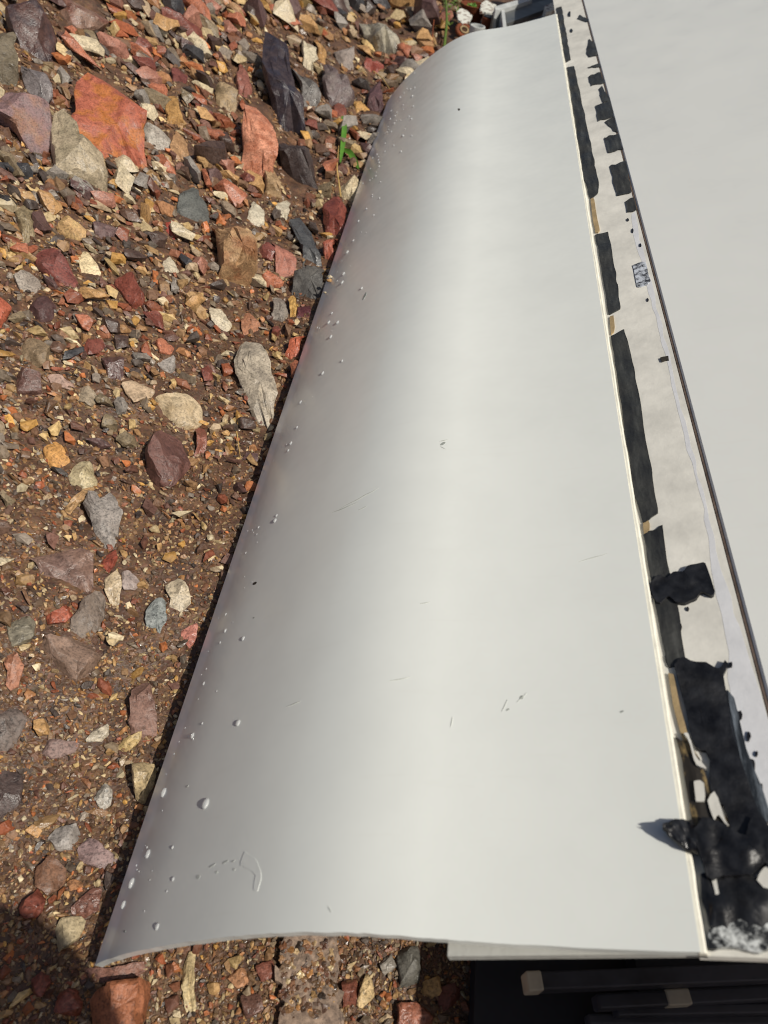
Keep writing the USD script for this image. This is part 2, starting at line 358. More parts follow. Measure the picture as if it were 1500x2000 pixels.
# flange: the rebate along the right edge, cream filler with tape on it
REC = .04
E_ = np.array([EDGE_U, EDGE_W])
def fl(s, n=0.0): return E_ + T_ * s + N_ * (n - REC)     # s along, n above the flange
FL_W = 0.0
def flange_hit(px, py):
    d = cray(px, py); du, dw, da = d @ E1, d @ E2, d @ AX
    o = fl(0); k = (du * N_[0] + dw * N_[1]); t = ((o[0] - CU) * N_[0] + (o[1] - CW) * N_[1]) / k
    u, w = CU + t * du, CW + t * dw
    return (u - o[0]) * T_[0] + (w - o[1]) * T_[1], t * da
s_right = np.mean([flange_hit(*p)[0] for p in [(1140, 0), (1240, 400), (1300, 680), (1500, 1390)]])
ftop = lambda s: (fl(s), N_)
def flange_mesh():
    ss = np.linspace(-.03, s_right, 9); yy = np.linspace(Y0 - .0, Y1 + 1.2, 160)
    return sheet(ss, list(yy), ftop, .05)
obj('flange', flange_mesh(), 'cream_filler', curved, smooth=30)

def torn(poly, step, amp, seed):
    """a polygon with a ragged outline, in plane coordinates"""
    P = np.array(Polygon(poly).buffer(0).exterior.coords if Polygon(poly).buffer(0).geom_type == 'Polygon' else max(Polygon(poly).buffer(0).geoms, key=lambda g: g.area).exterior.coords)
    line = shapely.LinearRing(P); n = max(8, int(line.length / step))
    q = np.array([line.interpolate(i / n, True).coords[0] for i in range(n)])
    q = q + (np.stack([meshkit.noise(np.c_[q * 23, np.zeros(n)], seed), meshkit.noise(np.c_[q * 23, np.ones(n)], seed + 1)], 1) - .5) * 2 * amp
    g = Polygon(q).buffer(0)
    return max(g.geoms, key=lambda k: k.area) if g.geom_type == 'MultiPolygon' else g
def patch(px_poly, thick, hit, place, step=.03, amp=.008, lump=0.0, seed=1, fine=.05, yscale=3.0, curl=0.0):
    """a thin piece stuck on a surface. hit: pixel -> (s, y), place: (s, y, height) -> world"""
    P = np.array([hit(*p) for p in px_poly]); P[:, 1] /= yscale       # the run along y is long: work on squeezed coordinates
    g = torn(P, step, amp, seed)
    m = trimesh.creation.extrude_polygon(g, thick, engine='earcut')
    m = trimesh.Trimesh(*trimesh.remesh.subdivide_to_size(m.vertices, m.faces, fine, max_iter=12)); m.merge_vertices()
    v = m.vertices.copy(); up = v[:, 2] > thick * .5
    nz = meshkit.fbm(np.c_[v[:, 0] * 9, v[:, 1] * 9, np.zeros(len(v))], 3, seed) - .5
    bd = shapely.distance(shapely.points(v[:, :2]), g.exterior)
    v[:, 2] = np.where(up, v[:, 2] + lump * (nz + .25) * np.clip(bd / .06, 0.15, 1) + curl * np.exp(-bd / .02), -.004)
    out = np.array([place(a, b * yscale, c) for a, b, c in v])
    return trimesh.Trimesh(out, m.faces, process=False)
flp = lambda s, y, h: uw(*fl(s, h), y)
TAPES = [
 [(1086, 17), (1097, 13), (1115, 117), (1105, 123)],
 [(1107, 133), (1122, 130), (1153, 277), (1170, 360), (1170, 377), (1153, 390), (1140, 350)],
 [(1163, 460), (1188, 455), (1200, 517), (1213, 603), (1190, 617), (1173, 517)],
 [(1193, 657), (1220, 643), (1233, 693), (1250, 783), (1267, 890), (1287, 1003), (1255, 1022), (1240, 967), (1212, 783)],
 [(1257, 1047), (1293, 1028), (1308, 1123), (1322, 1183), (1333, 1250), (1340, 1297), (1304, 1307), (1280, 1183)],
]
for i, t in enumerate(TAPES):
    tag(obj('tape', patch(t, .009, flange_hit, flp, step=.014, amp=.006, lump=.008, seed=20 + i), 'tar_tape', curved, smooth=35), None)
SQ = [
 [(1127, 37), (1133, 30), (1145, 40), (1139, 44)], [(1145, 103), (1150, 77), (1157, 85), (1163, 110), (1150, 112)], [(1147, 133), (1163, 125), (1166, 133)],
 [(1150, 150), (1165, 142), (1173, 163), (1155, 168)], [(1170, 175), (1176, 167), (1185, 197), (1177, 200)], [(1163, 208), (1184, 197), (1193, 230), (1168, 237)],
 [(1183, 240), (1193, 230), (1201, 260), (1193, 257)], [(1180, 270), (1201, 263), (1209, 293), (1187, 298)], [(1192, 325), (1214, 315), (1228, 377), (1205, 383)],
 [(1221, 394), (1231, 388), (1237, 412), (1226, 417)]]
for i, t in enumerate(SQ):
    mx = np.mean([p[0] for p in t]); t = [(x + 7 if x > mx else x, y) for x, y in t]
    obj('tape_square', patch(t, .009, flange_hit, flp, step=.012, amp=.010, lump=.006, seed=40 + i), 'tar_tape', curved, smooth=35)
tag(obj('tape_square', patch([(1235, 519), (1254, 513), (1260, 513), (1272, 550), (1262, 558), (1245, 562)], .006, flange_hit, flp, step=.015, amp=.004, lump=.001, seed=60), 'tar_half', curved), 'black tape square half overpainted white')
tag(obj('cross_tape', patch([(1268, 1142), (1310, 1123), (1360, 1108), (1378, 1110), (1398, 1158), (1363, 1173), (1323, 1182), (1277, 1170)], .016, flange_hit, flp, step=.014, amp=.014, lump=.035, seed=61, fine=.025, curl=.008), 'wet_tar', curved, smooth=50), 'wrinkled black tape laid across the joint')
for i, t in enumerate([[(1153, 390), (1160, 387), (1172, 455), (1163, 458)], [(1190, 619), (1198, 617), (1202, 646), (1193, 655)], [(1256, 1024), (1269, 1017), (1269, 1034), (1257, 1045)],
                       [(1306, 1318), (1316, 1316), (1332, 1400), (1347, 1443), (1335, 1452), (1319, 1400)]]):
    obj('wood_sliver', patch(t, .012, flange_hit, flp, amp=.005, lump=.015, seed=70 + i), 'tan_wood', curved, smooth=35)
obj('paint_band', patch([(1232, 420), (1239, 415), (1257, 500), (1276, 570), (1312, 715), (1347, 860), (1358, 905), (1402, 1085), (1440, 1215), (1500, 1410), (1530, 1560), (1500, 1588), (1458, 1500), (1436, 1420), (1424, 1330), (1426, 1285), (1398, 1160), (1375, 1000), (1348, 900), (1324, 800), (1304, 715), (1280, 620), (1254, 520), (1240, 470)], .0008, flange_hit, flp, step=.02, amp=.010, lump=.001, seed=80, fine=.05), 'white_paint', curved)
tag(obj('tar_patch', patch([(1318, 1305), (1340, 1293), (1363, 1305), (1377, 1303), (1393, 1313), (1408, 1318), (1418, 1295), (1424, 1305), (1413, 1330), (1420, 1364), (1428, 1419), (1442, 1474), (1460, 1542), (1482, 1597), (1500, 1615), (1520, 1640), (1438, 1640), (1422, 1592), (1394, 1564), (1386, 1487), (1352, 1445), (1335, 1380)], .022, flange_hit, flp, step=.02, amp=.014, lump=.025, seed=81), 'wet_tar', curved, smooth=40), 'wide smooth patch of black tar')
obj('tar_smear', patch([(1420, 1345), (1434, 1360), (1450, 1440), (1470, 1500), (1500, 1570), (1515, 1610), (1484, 1602), (1462, 1545), (1443, 1475), (1430, 1419)], .014, flange_hit, flp, amp=.006, lump=.006, seed=82), 'tar_smear', curved, smooth=40)
tag(obj('flaked_wood', patch([(1325, 1445), (1347, 1448), (1368, 1482), (1390, 1542), (1394, 1570), (1424, 1596), (1436, 1632), (1352, 1625), (1342, 1542)], .014, flange_hit, flp, step=.015, amp=.018, lump=.04, seed=83), 'tar_on_wood', curved, smooth=40), 'weathered wood with flaking tar')
for i, t in enumerate([[(1330, 1446), (1352, 1440), (1358, 1462), (1378, 1510), (1370, 1502), (1355, 1476)], [(1360, 1545), (1378, 1548), (1380, 1575), (1366, 1578)], [(1386, 1568), (1398, 1572), (1424, 1600), (1434, 1628), (1398, 1620)], [(1478, 1722), (1500, 1690), (1520, 1700), (1515, 1745)], [(1388, 1728), (1398, 1726), (1406, 1750), (1400, 1788)]]):
    obj('filler_flake', patch(t, .030, flange_hit, flp, step=.012, amp=.020, lump=.015, seed=90 + i), 'cream_filler', curved, smooth=35)
tag(obj('tar_lump', patch([(1354, 1622), (1400, 1618), (1438, 1630), (1485, 1614), (1525, 1620), (1520, 1693), (1471, 1724), (1430, 1729), (1375, 1721)], .04, flange_hit, flp, step=.02, amp=.02, lump=.15, seed=84, fine=.025, yscale=2.0), 'wet_tar', curved, smooth=60), 'thick glossy lump of tar')
obj('tar_patch', patch([(1369, 1712), (1391, 1724), (1430, 1728), (1471, 1724), (1520, 1735), (1525, 1822), (1444, 1818), (1397, 1825), (1382, 1825)], .020, flange_hit, flp, step=.02, amp=.02, lump=.10, seed=85, fine=.025, yscale=2.0), 'wet_tar', curved, smooth=50)
tag(obj('tar_patch', patch([(1384, 1818), (1444, 1800), (1525, 1805), (1535, 1862), (1385, 1862)], .030, flange_hit, flp, amp=.010, lump=.03, seed=86, yscale=2.0), 'tar_speckle', curved, smooth=50), 'thin speckled tar over white')
# spots and dribbles of tar around the tape
tr_ = np.random.default_rng(31)
for i, (x, y, r) in enumerate([(1304, 1290, 4), (1290, 1210, 3), (1330, 1225, 3), (1246, 880, 3), (1262, 960, 3), (1205, 560, 2.5), (1343, 1190, 3), (1428, 1300, 4), (1446, 1395, 5), (1462, 1440, 4), (1470, 1495, 6), (1488, 1540, 5), (1478, 1470, 3), (1494, 1575, 4), (1372, 1330, 3), (1352, 1500, 5), (1362, 1560, 4), (1380, 1600, 5), (1392, 1800, 5), (1470, 1560, 3), (1226, 430, 2.5), (1236, 450, 2), (1250, 480, 2.5), (1266, 585, 2), (1160, 30, 3), (1116, 60, 2.5), (1112, 28, 3)]):
    a = np.linspace(0, 2 * math.pi, 10)[:-1]; e = tr_.uniform(1.2, 2.6)
    obj('tar_spot', patch([(x + r * math.cos(k) * tr_.uniform(.6, 1.2), y + r * e * math.sin(k) * tr_.uniform(.6, 1.2)) for k in a], .008, flange_hit, flp, step=.008, amp=.005, lump=.01, seed=180 + i, fine=.03), 'wet_tar', curved, smooth=40)
# the torn flap of tar standing up from the edge
def flap():
    """a solid tongue: thick at the edge, its ragged point lifted clear of the sheet"""
    u0, y0 = on_profile(1358, 1638); nt, nq = 22, 13; top, bot = [], []
    for t in np.linspace(0, 1, nt):
        half = .046 * (1 - t ** 1.6) ** .6 + .008
        for q in np.linspace(-1, 1, nq):
            u = u0 - .112 * t - .016 * (meshkit.noise(np.array([q * 3.1, 2.0, t]), 17) - .5) * (t > .5); y = y0 + .02 * t + q * half * 1.25 * (1 + .25 * (meshkit.noise(np.array([t * 7, q * .8, .2]), 18) - .5))
            nz = meshkit.fbm(np.array([t * 6, q * 2.5, 1.0]), 3, 12) - .5
            lift = .010 + .048 * t ** 1.3
            top.append(on_panel(u, y, lift + .022 * (1 - q * q * .8) * (1 - .5 * t) + .030 * nz)); bot.append(on_panel(u, y, (lift - .012) * (t > .35) - .004 + .010 * nz * t))
    V = np.array(top + bot); n = nt * nq; Fc = []
    for i in range(nt - 1):
        for j in range(nq - 1):
            a = i * nq + j; Fc += [[a, a + 1, a + nq + 1, a + nq], [n + a, n + a + nq, n + a + nq + 1, n + a + 1]]
        a = i * nq; Fc += [[a, a + nq, n + a + nq, n + a]]; a += nq - 1; Fc += [[a, n + a, n + a + nq, a + nq]]
    for j in range(nq - 1):
        a = (nt - 1) * nq + j; Fc += [[j, n + j, n + j + 1, j + 1], [a, a + 1, n + a + 1, n + a]]
    return V, np.array(Fc)
tag(obj('tar_flap', flap(), 'wet_tar', curved, smooth=60), 'torn pointed flap of tar sticking up over the edge')
# marks on the shell
plp = lambda s, y, h: on_panel(s, y, h)
obj('water_mark', patch([(470, 1680), (480, 1663), (497, 1680), (508, 1697), (513, 1717), (503, 1740), (495, 1737), (500, 1713), (480, 1700), (470, 1693)], .0012, on_profile, plp, step=.010, amp=.012, lump=.0, seed=100, fine=.04, yscale=1.5, curl=.0007), 'white_gelcoat', curved, smooth=20)
for i, (x, y, r, q) in enumerate([(388, 1711, 5, .8), (415, 1690, 8, .25), (440, 1684, 7, .25), (455, 1681, 4, .5), (422, 1703, 4, .6), (456, 1698, 4, .6), (366, 1536, 3, .8), (243, 1820, 3, .7), (498, 1139, 5, .5), (495, 1207, 2, .8), (896, 214, 2.5, 1), (865, 866, 6, .4), (1018, 1362, 5, .7), (992, 1386, 4, .5), (1215, 1390, 4, .5), (712, 578, 9, .2), (1297, 703, 0, 0)]):
    if not r: continue
    a = np.linspace(0, 2 * math.pi, 9)[:-1]; c, s = math.cos(-.5), math.sin(-.5)
    if i == 15: c, s = math.cos(-1.1), math.sin(-1.1)
    pts = [(x + r * (math.cos(k) * c - q * math.sin(k) * s), y + r * (math.cos(k) * s + q * math.sin(k) * c)) for k in a]
    obj('dirt_mark', patch(pts, .001, on_profile, plp, step=.01, amp=.004, seed=110 + i, fine=.03, yscale=1.5), 'dark_speck' if i in (8, 10) else ('scratch_mark' if i < 7 else 'smudge'), curved)
SCR = [((648, 1002), (700, 980)), ((664, 994), (742, 952)), ((700, 996), (716, 988)), ((858, 862), (876, 858)), ((860, 872), (870, 878)), ((760, 1330), (800, 1322)), ((1130, 1098), (1190, 1080)), ((880, 1420), (884, 1402)), ((640, 1770), (646, 1782)), ((980, 1390), (990, 1366)), ((1010, 1372), (1028, 1352)), ((820, 1180), (840, 1176)), ((560, 1380), (590, 1368))]
for i, ((x0, y0), (x1, y1)) in enumerate(SCR):
    dx, dy = x1 - x0, y1 - y0; l = math.hypot(dx, dy); nx, ny = -dy / l, dx / l
    obj('scratch', patch([(x0, y0), (x0 + dx * .5 + nx * 1.1, y0 + dy * .5 + ny * 1.1), (x1, y1), (x0 + dx * .45 - nx * .6, y0 + dy * .45 - ny * .6)], .002, on_profile, plp, step=.02, amp=.003, seed=150 + i, fine=.05, yscale=1.5), 'scratch_mark', curved)
obj('dirt_mark', patch([(1290, 701), (1298, 699), (1305, 697), (1306, 705), (1298, 706), (1294, 711)], .012, flange_hit, flp, amp=.004, seed=140), 'dark_speck', curved)

# ------------------------------------------------------------------ the flat panel on the right, and the boards and bars below
def hit_plane(px, py, n): # plane parallel to the flat part, n above the flange
    d = cray(px, py); du, dw, da = d @ E1, d @ E2, d @ AX
    o = fl(0, n); t = ((o[0] - CU) * N_[0] + (o[1] - CW) * N_[1]) / (du * N_[0] + dw * N_[1])
    return (CU + t * du - o[0]) * T_[0] + (CW + t * dw - o[1]) * T_[1], t * da
flat = thing('flat_panel', 'wide flat white panel right of the black taped joint', 'panel', uw(*fl(s_right + 2), 1.0))
FH = .012
s0 = .002 + np.mean([hit_plane(*p, FH)[0] for p in [(1158, 60), (1246, 400), (1318, 680), (1500, 1432)]])
ss = np.concatenate([[s0, s0 + .012], np.linspace(s0 + .06, s0 + 5.0, 36)])
def flat_top(s):
    return fl(s, FH - (.012 if s == s0 else 0)), N_
obj('sheet', sheet(ss, list(np.linspace(-1.2, 24, 90)), flat_top, .06, .003), 'white_gelcoat_flat', flat, smooth=30)
# shadow line and dirt of the joint, painted as a brown strip
def rim(s): return fl(s, FH - .03), N_
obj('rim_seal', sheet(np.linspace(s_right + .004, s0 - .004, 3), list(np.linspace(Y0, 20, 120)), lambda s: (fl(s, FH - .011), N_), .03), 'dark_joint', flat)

brd = thing('grey_board', 'thin grey board with dark specks under the lower end of the curved panel', 'board', uw(2.2, -.95, 1.0))
BSL = math.tan(math.radians(14.0))
def board_top(u): return np.array([u, -1.10 - BSL * (u - 1.72)]), np.array([-math.sin(.244), -math.cos(.244)])
def board_hit(px, py):
    d = cray(px, py); du, dw, da = d @ E1, d @ E2, d @ AX
    t = (-1.10 - BSL * (CU - 1.72) - CW) / (dw + BSL * du)
    return CU + t * du, t * da
(ub0, yb0), (ub1, yb1) = board_hit(874, 1868), board_hit(1400, 1862)
yb = lambda u: yb0 + (yb1 - yb0) * (u - ub0) / (ub1 - ub0)
obj('sheet', sheet(np.linspace(ub0, 3.2, 14), [yb, lambda u: yb(u) + .02] + list(np.linspace(1.3, 14.0, 30)), board_top, .05), 'speckled_board', brd)
obj('core', sheet(np.linspace(ub0 + .14, 3.2, 8), [lambda u: yb(u) + .06, lambda u: yb(u) + .2, 5.0, 13.9], lambda u: (board_top(u)[0] - board_top(u)[1] * .052, board_top(u)[1]), .05), 'board_grey', brd)

# dark rack of bars; an added black plate paints the shade below
g918 = to_ground(918, 1900)
XL = g918[0]
rack = thing('bar_rack', 'rack with parallel bars over a black plate painted as the shade below the panels', 'rack', (XL + 1.0, 1.2, 0))
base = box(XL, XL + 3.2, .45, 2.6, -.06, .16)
obj('base_plate', base, 'rack_shade_black', rack)  # added slab, coloured black to stand for deep shade on the ground
def bar(px0, py0, px1, py1, h, wid, hgt, ext=1.6):
    """a bar with its top at height h, from one point of the picture towards another"""
    p, q = [CAM + ray(*k) * ((h - CAM[2]) / ray(*k)[2]) for k in ((px0, py0), (px1, py1))]
    d = (q - p)[:2]; ln = np.linalg.norm(d) * ext; d /= np.linalg.norm(d)
    b = tri(rbox(ln, wid, hgt, .012)); b.apply_translation((ln / 2, 0, h - hgt / 2)); b.apply_transform(trimesh.transformations.rotation_matrix(math.atan2(d[1], d[0]), (0, 0, 1))); b.apply_translation((p[0], p[1], 0))
    return b, p, d
BARS = [(1030, 1916, 1500, 1897, .62, .085, .10), (1168, 1955, 1500, 1938, .50, .07, .10), (1205, 1973, 1500, 1968, .44, .05, .08), (1150, 1990, 1500, 1992, .36, .05, .08)]
for q in BARS:
    m_, p_, d_ = bar(*q); obj('bar', m_, 'slat_paint', rack, smooth=30)
def sun_patch(q, off, ln, lab):
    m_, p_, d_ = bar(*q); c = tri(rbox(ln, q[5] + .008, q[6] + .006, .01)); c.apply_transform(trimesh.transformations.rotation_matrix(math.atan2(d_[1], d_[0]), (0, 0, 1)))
    c.apply_translation((p_[0] + d_[0] * off, p_[1] + d_[1] * off, q[4] + .003 - q[6] / 2)); tag(obj('bar_end', c, 'sunlit_patch_tone', rack, smooth=30), lab)  # pale block paints a patch of sunlight onto the bar
sun_patch(BARS[0], .04, .085, 'pale block painted as the sunlit end of the uppermost bar')
sun_patch(BARS[1], .46, .14, 'pale block painted as a sunlit patch on the second bar')
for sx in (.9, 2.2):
    obj('bearer', box(XL + sx, XL + sx + .16, .5, 2.4, .162, .31), 'rack_shade_black', rack)

# ------------------------------------------------------------------ things beyond the far end of the panel
def at(px, py, z):
    d = ray(px, py); t = (z - CAM[2]) / d[2]; return CAM + t * d
def slab(pxs, z, thick):
    P = np.array([at(*p, z)[:2] for p in pxs]); g = Polygon(P).buffer(0); m = trimesh.creation.extrude_polygon(g, thick, engine='earcut'); m.apply_translation((0, 0, z - thick)); return m
tray = thing('metal_tray', 'grey metal tray with dark hollow beyond the far end of the white panel', 'tray', (*at(1020, 20, .6)[:2], .3))
obj('floor', slab([(966, 70), (966, 14), (1100, -25), (1100, 40)], .30, .06), 'dark_metal', tray)
obj('rim', slab([(966, 13), (1020, -3), (1040, -8), (1040, -1), (986, 17), (968, 20)], .86, .5), 'pale_metal', tray)
obj('partition', slab([(979, 16), (985, 15), (991, 66), (984, 68)], .84, .5), 'pale_metal', tray)
obj('shelf', slab([(987, 22), (1018, 11), (1083, -4), (1083, 8), (1065, 18), (990, 46)], .78, .12), 'grey_metal', tray)
obj('side_wall', slab([(962, 24), (967, 20), (969, 70), (964, 72)], .70, .4), 'dark_metal', tray)
obj('corner_piece', slab([(1064, 12), (1096, -4), (1098, 14), (1067, 24)], .95, .3), 'rusty_white', tray)

def lathe(prof, c, seg=24):
    m = trimesh.creation.revolve(np.array(prof), sections=seg); m.apply_translation(c); return m
gq = at(957, 34, .55)
tin = thing('rusty_tin', 'small rusted tin with a grey lid beside the metal tray', 'tin', (*gq[:2], .1))
obj('can', lathe([(0, 0), (.17, 0), (.17, .42), (.155, .45), (0, .45)], (*gq[:2], .1)), 'rust', tin, smooth=35)
obj('lid', lathe([(0, .452), (.14, .452), (.14, .475), (.12, .48), (0, .47)], (*gq[:2], .1)), 'dark_metal', tin, smooth=35)
gq = at(933, 52, .5)
pip = thing('white_pipe', 'short white pipe stub standing behind the far edge of the curved panel', 'pipe', (*gq[:2], 0))
obj('wall', lathe([(.13, 0), (.175, 0), (.175, .6), (.165, .62), (.135, .62), (.13, .6), (.13, 0)], (*gq[:2], -.1), 28), 'pale_metal', pip, smooth=35)
obj('plug', lathe([(0, .5), (.128, .5), (.128, .56), (0, .57)], (*gq[:2], -.1), 20), 'pale_metal', pip, smooth=35)
gq = at(907, 58, .2)
rg = thing('rusty_ring', 'rusty brown iron ring on the soil left of the white pipe', 'ring', (*gq[:2], 0))
tr = trimesh.creation.torus(.17, .05, 24, 10); tr.apply_transform(trimesh.transformations.rotation_matrix(.5, (1, .4, 0))); tr.apply_translation((*gq[:2], .17)); obj('ring', tr, 'rust', rg, smooth=True)
tr = trimesh.creation.torus(.09, .022, 20, 8); tr.apply_transform(trimesh.transformations.rotation_matrix(.5, (1, .4, 0))); tr.apply_translation((*gq[:2], .20)); obj('inner_ring', tr, 'tan_wood', rg, smooth=True)
gq = at(926, 8, .35)
pot = thing('rusty_pot', 'round rusted pot holding green plants at the top of the picture', 'pot', (*gq[:2], 0))
obj('bowl', lathe([(0, 0), (.24, 0), (.33, .35), (.29, .35), (.20, .06), (0, .06)], (*gq[:2], 0), 28), 'rust', pot, smooth=35)
lv = []
rr = np.random.default_rng(5)
for k in range(40):
    a, r = rr.uniform(0, 6.28), rr.uniform(0, .2); c = np.array([gq[0] + r * math.cos(a), gq[1] + r * math.sin(a), .22 + rr.uniform(0, .12)])
    s = trimesh.creation.icosphere(1, .05); s.apply_scale((1, .5, .25)); s.apply_transform(trimesh.transformations.rotation_matrix(rr.uniform(0, 6), rr.normal(size=3))); s.apply_translation(c); lv.append(s)
tag(obj('leaves', trimesh.util.concatenate(lv), 'leaf_green', pot), kind='stuff')
def plate(pxs, z, thick, seed):
    P = np.array([at(*p, z)[:2] for p in pxs]); g = torn(P, .04, .02, seed); m = trimesh.creation.extrude_polygon(g, thick, engine='earcut'); m.apply_translation((0, 0, z - thick)); return m
for i, (pp, z, lab) in enumerate([([(893, 22), (900, 16), (912, 20), (922, 30), (918, 42), (904, 46), (894, 36)], .30, 'flaky white painted plate scrap above the rusty ring'),
                           ([(940, 6), (950, 0), (966, 8), (975, 14), (968, 26), (950, 24), (938, 22)], .42, 'rust stained white plate scrap against the tray corner'),
                           ([(945, 40), (968, 38), (972, 58), (948, 64)], .34, 'pale flaky plate scrap between white pipe and tray')]):
    tag(obj('plate_scrap', plate(pp, z, .05, 200 + i), 'rusty_white', smooth=False), lab, 'scrap')

# ------------------------------------------------------------------ stones of the rubble
def radial(poly, nth):
    th = np.linspace(0, 2 * math.pi, nth, endpoint=False); P = np.asarray(poly); Q = np.roll(P, -1, 0); out = np.zeros(nth)
    for i, t in enumerate(th):
        d = np.array([math.cos(t), math.sin(t)]); best = 0
        for a, b in zip(P, Q):
            e = b - a; den = d[0] * e[1] - d[1] * e[0]
            if abs(den) < 1e-12: continue
            r = (a[0] * e[1] - a[1] * e[0]) / den; s = (a[0] * d[1] - a[1] * d[0]) / den
            if r > 0 and -1e-6 <= s <= 1 + 1e-6: best = max(best, r)
        out[i] = best
    return th, np.where(out > 0, out, out[out > 0].mean())
def rock(poly, depth, rng, nth=36, nps=13, pw=.42, facets=10, rough=.085):
    """poly: outline about the origin in the stone's own plane"""
    th, r = radial(poly, nth); sc = math.sqrt(abs(Polygon(poly).area))
    ps = np.linspace(-math.pi / 2, math.pi / 2, nps)[1:-1]
    V = []
    for p in ps:
        c, s = math.cos(p), math.sin(p)
        rr = r * c ** pw
        V.append(np.stack([rr * np.cos(th), rr * np.sin(th), np.full(nth, depth * np.sign(s) * abs(s) ** .75)], 1))
    V = np.vstack(V + [np.array([[0, 0, -depth], [0, 0, depth]])])
    Fc = []; m = len(ps)
    for i in range(m - 1):
        for k in range(nth):
            a, b = i * nth + k, i * nth + (k + 1) % nth; Fc += [[a, b, b + nth], [a, b + nth, a + nth]]
    lo, hi = m * nth, m * nth + 1
    for k in range(nth):
        Fc += [[lo, (k + 1) % nth, k], [hi, (m - 1) * nth + k, (m - 1) * nth + (k + 1) % nth]]
    for _ in range(facets):                                   # flat broken faces on the upper side
        n = rng.normal(size=3); n[2] = abs(n[2]) * 1.3 + .5; n[:2] /= sc; n[2] /= depth * 2; n /= np.linalg.norm(n)
        d = V @ n; lim = np.quantile(d, rng.uniform(.72, .93)); over = np.maximum(d - lim, 0); V = V - over[:, None] * n * .94
    sd_ = int(rng.integers(1e6)); nn = V / sc
    V = V + (np.stack([meshkit.fbm(nn * 3.2 + 7 * k, 4, sd_ + k) for k in range(3)], 1) - .5) * sc * rough * 2
    return trimesh.Trimesh(V, Fc, process=False)
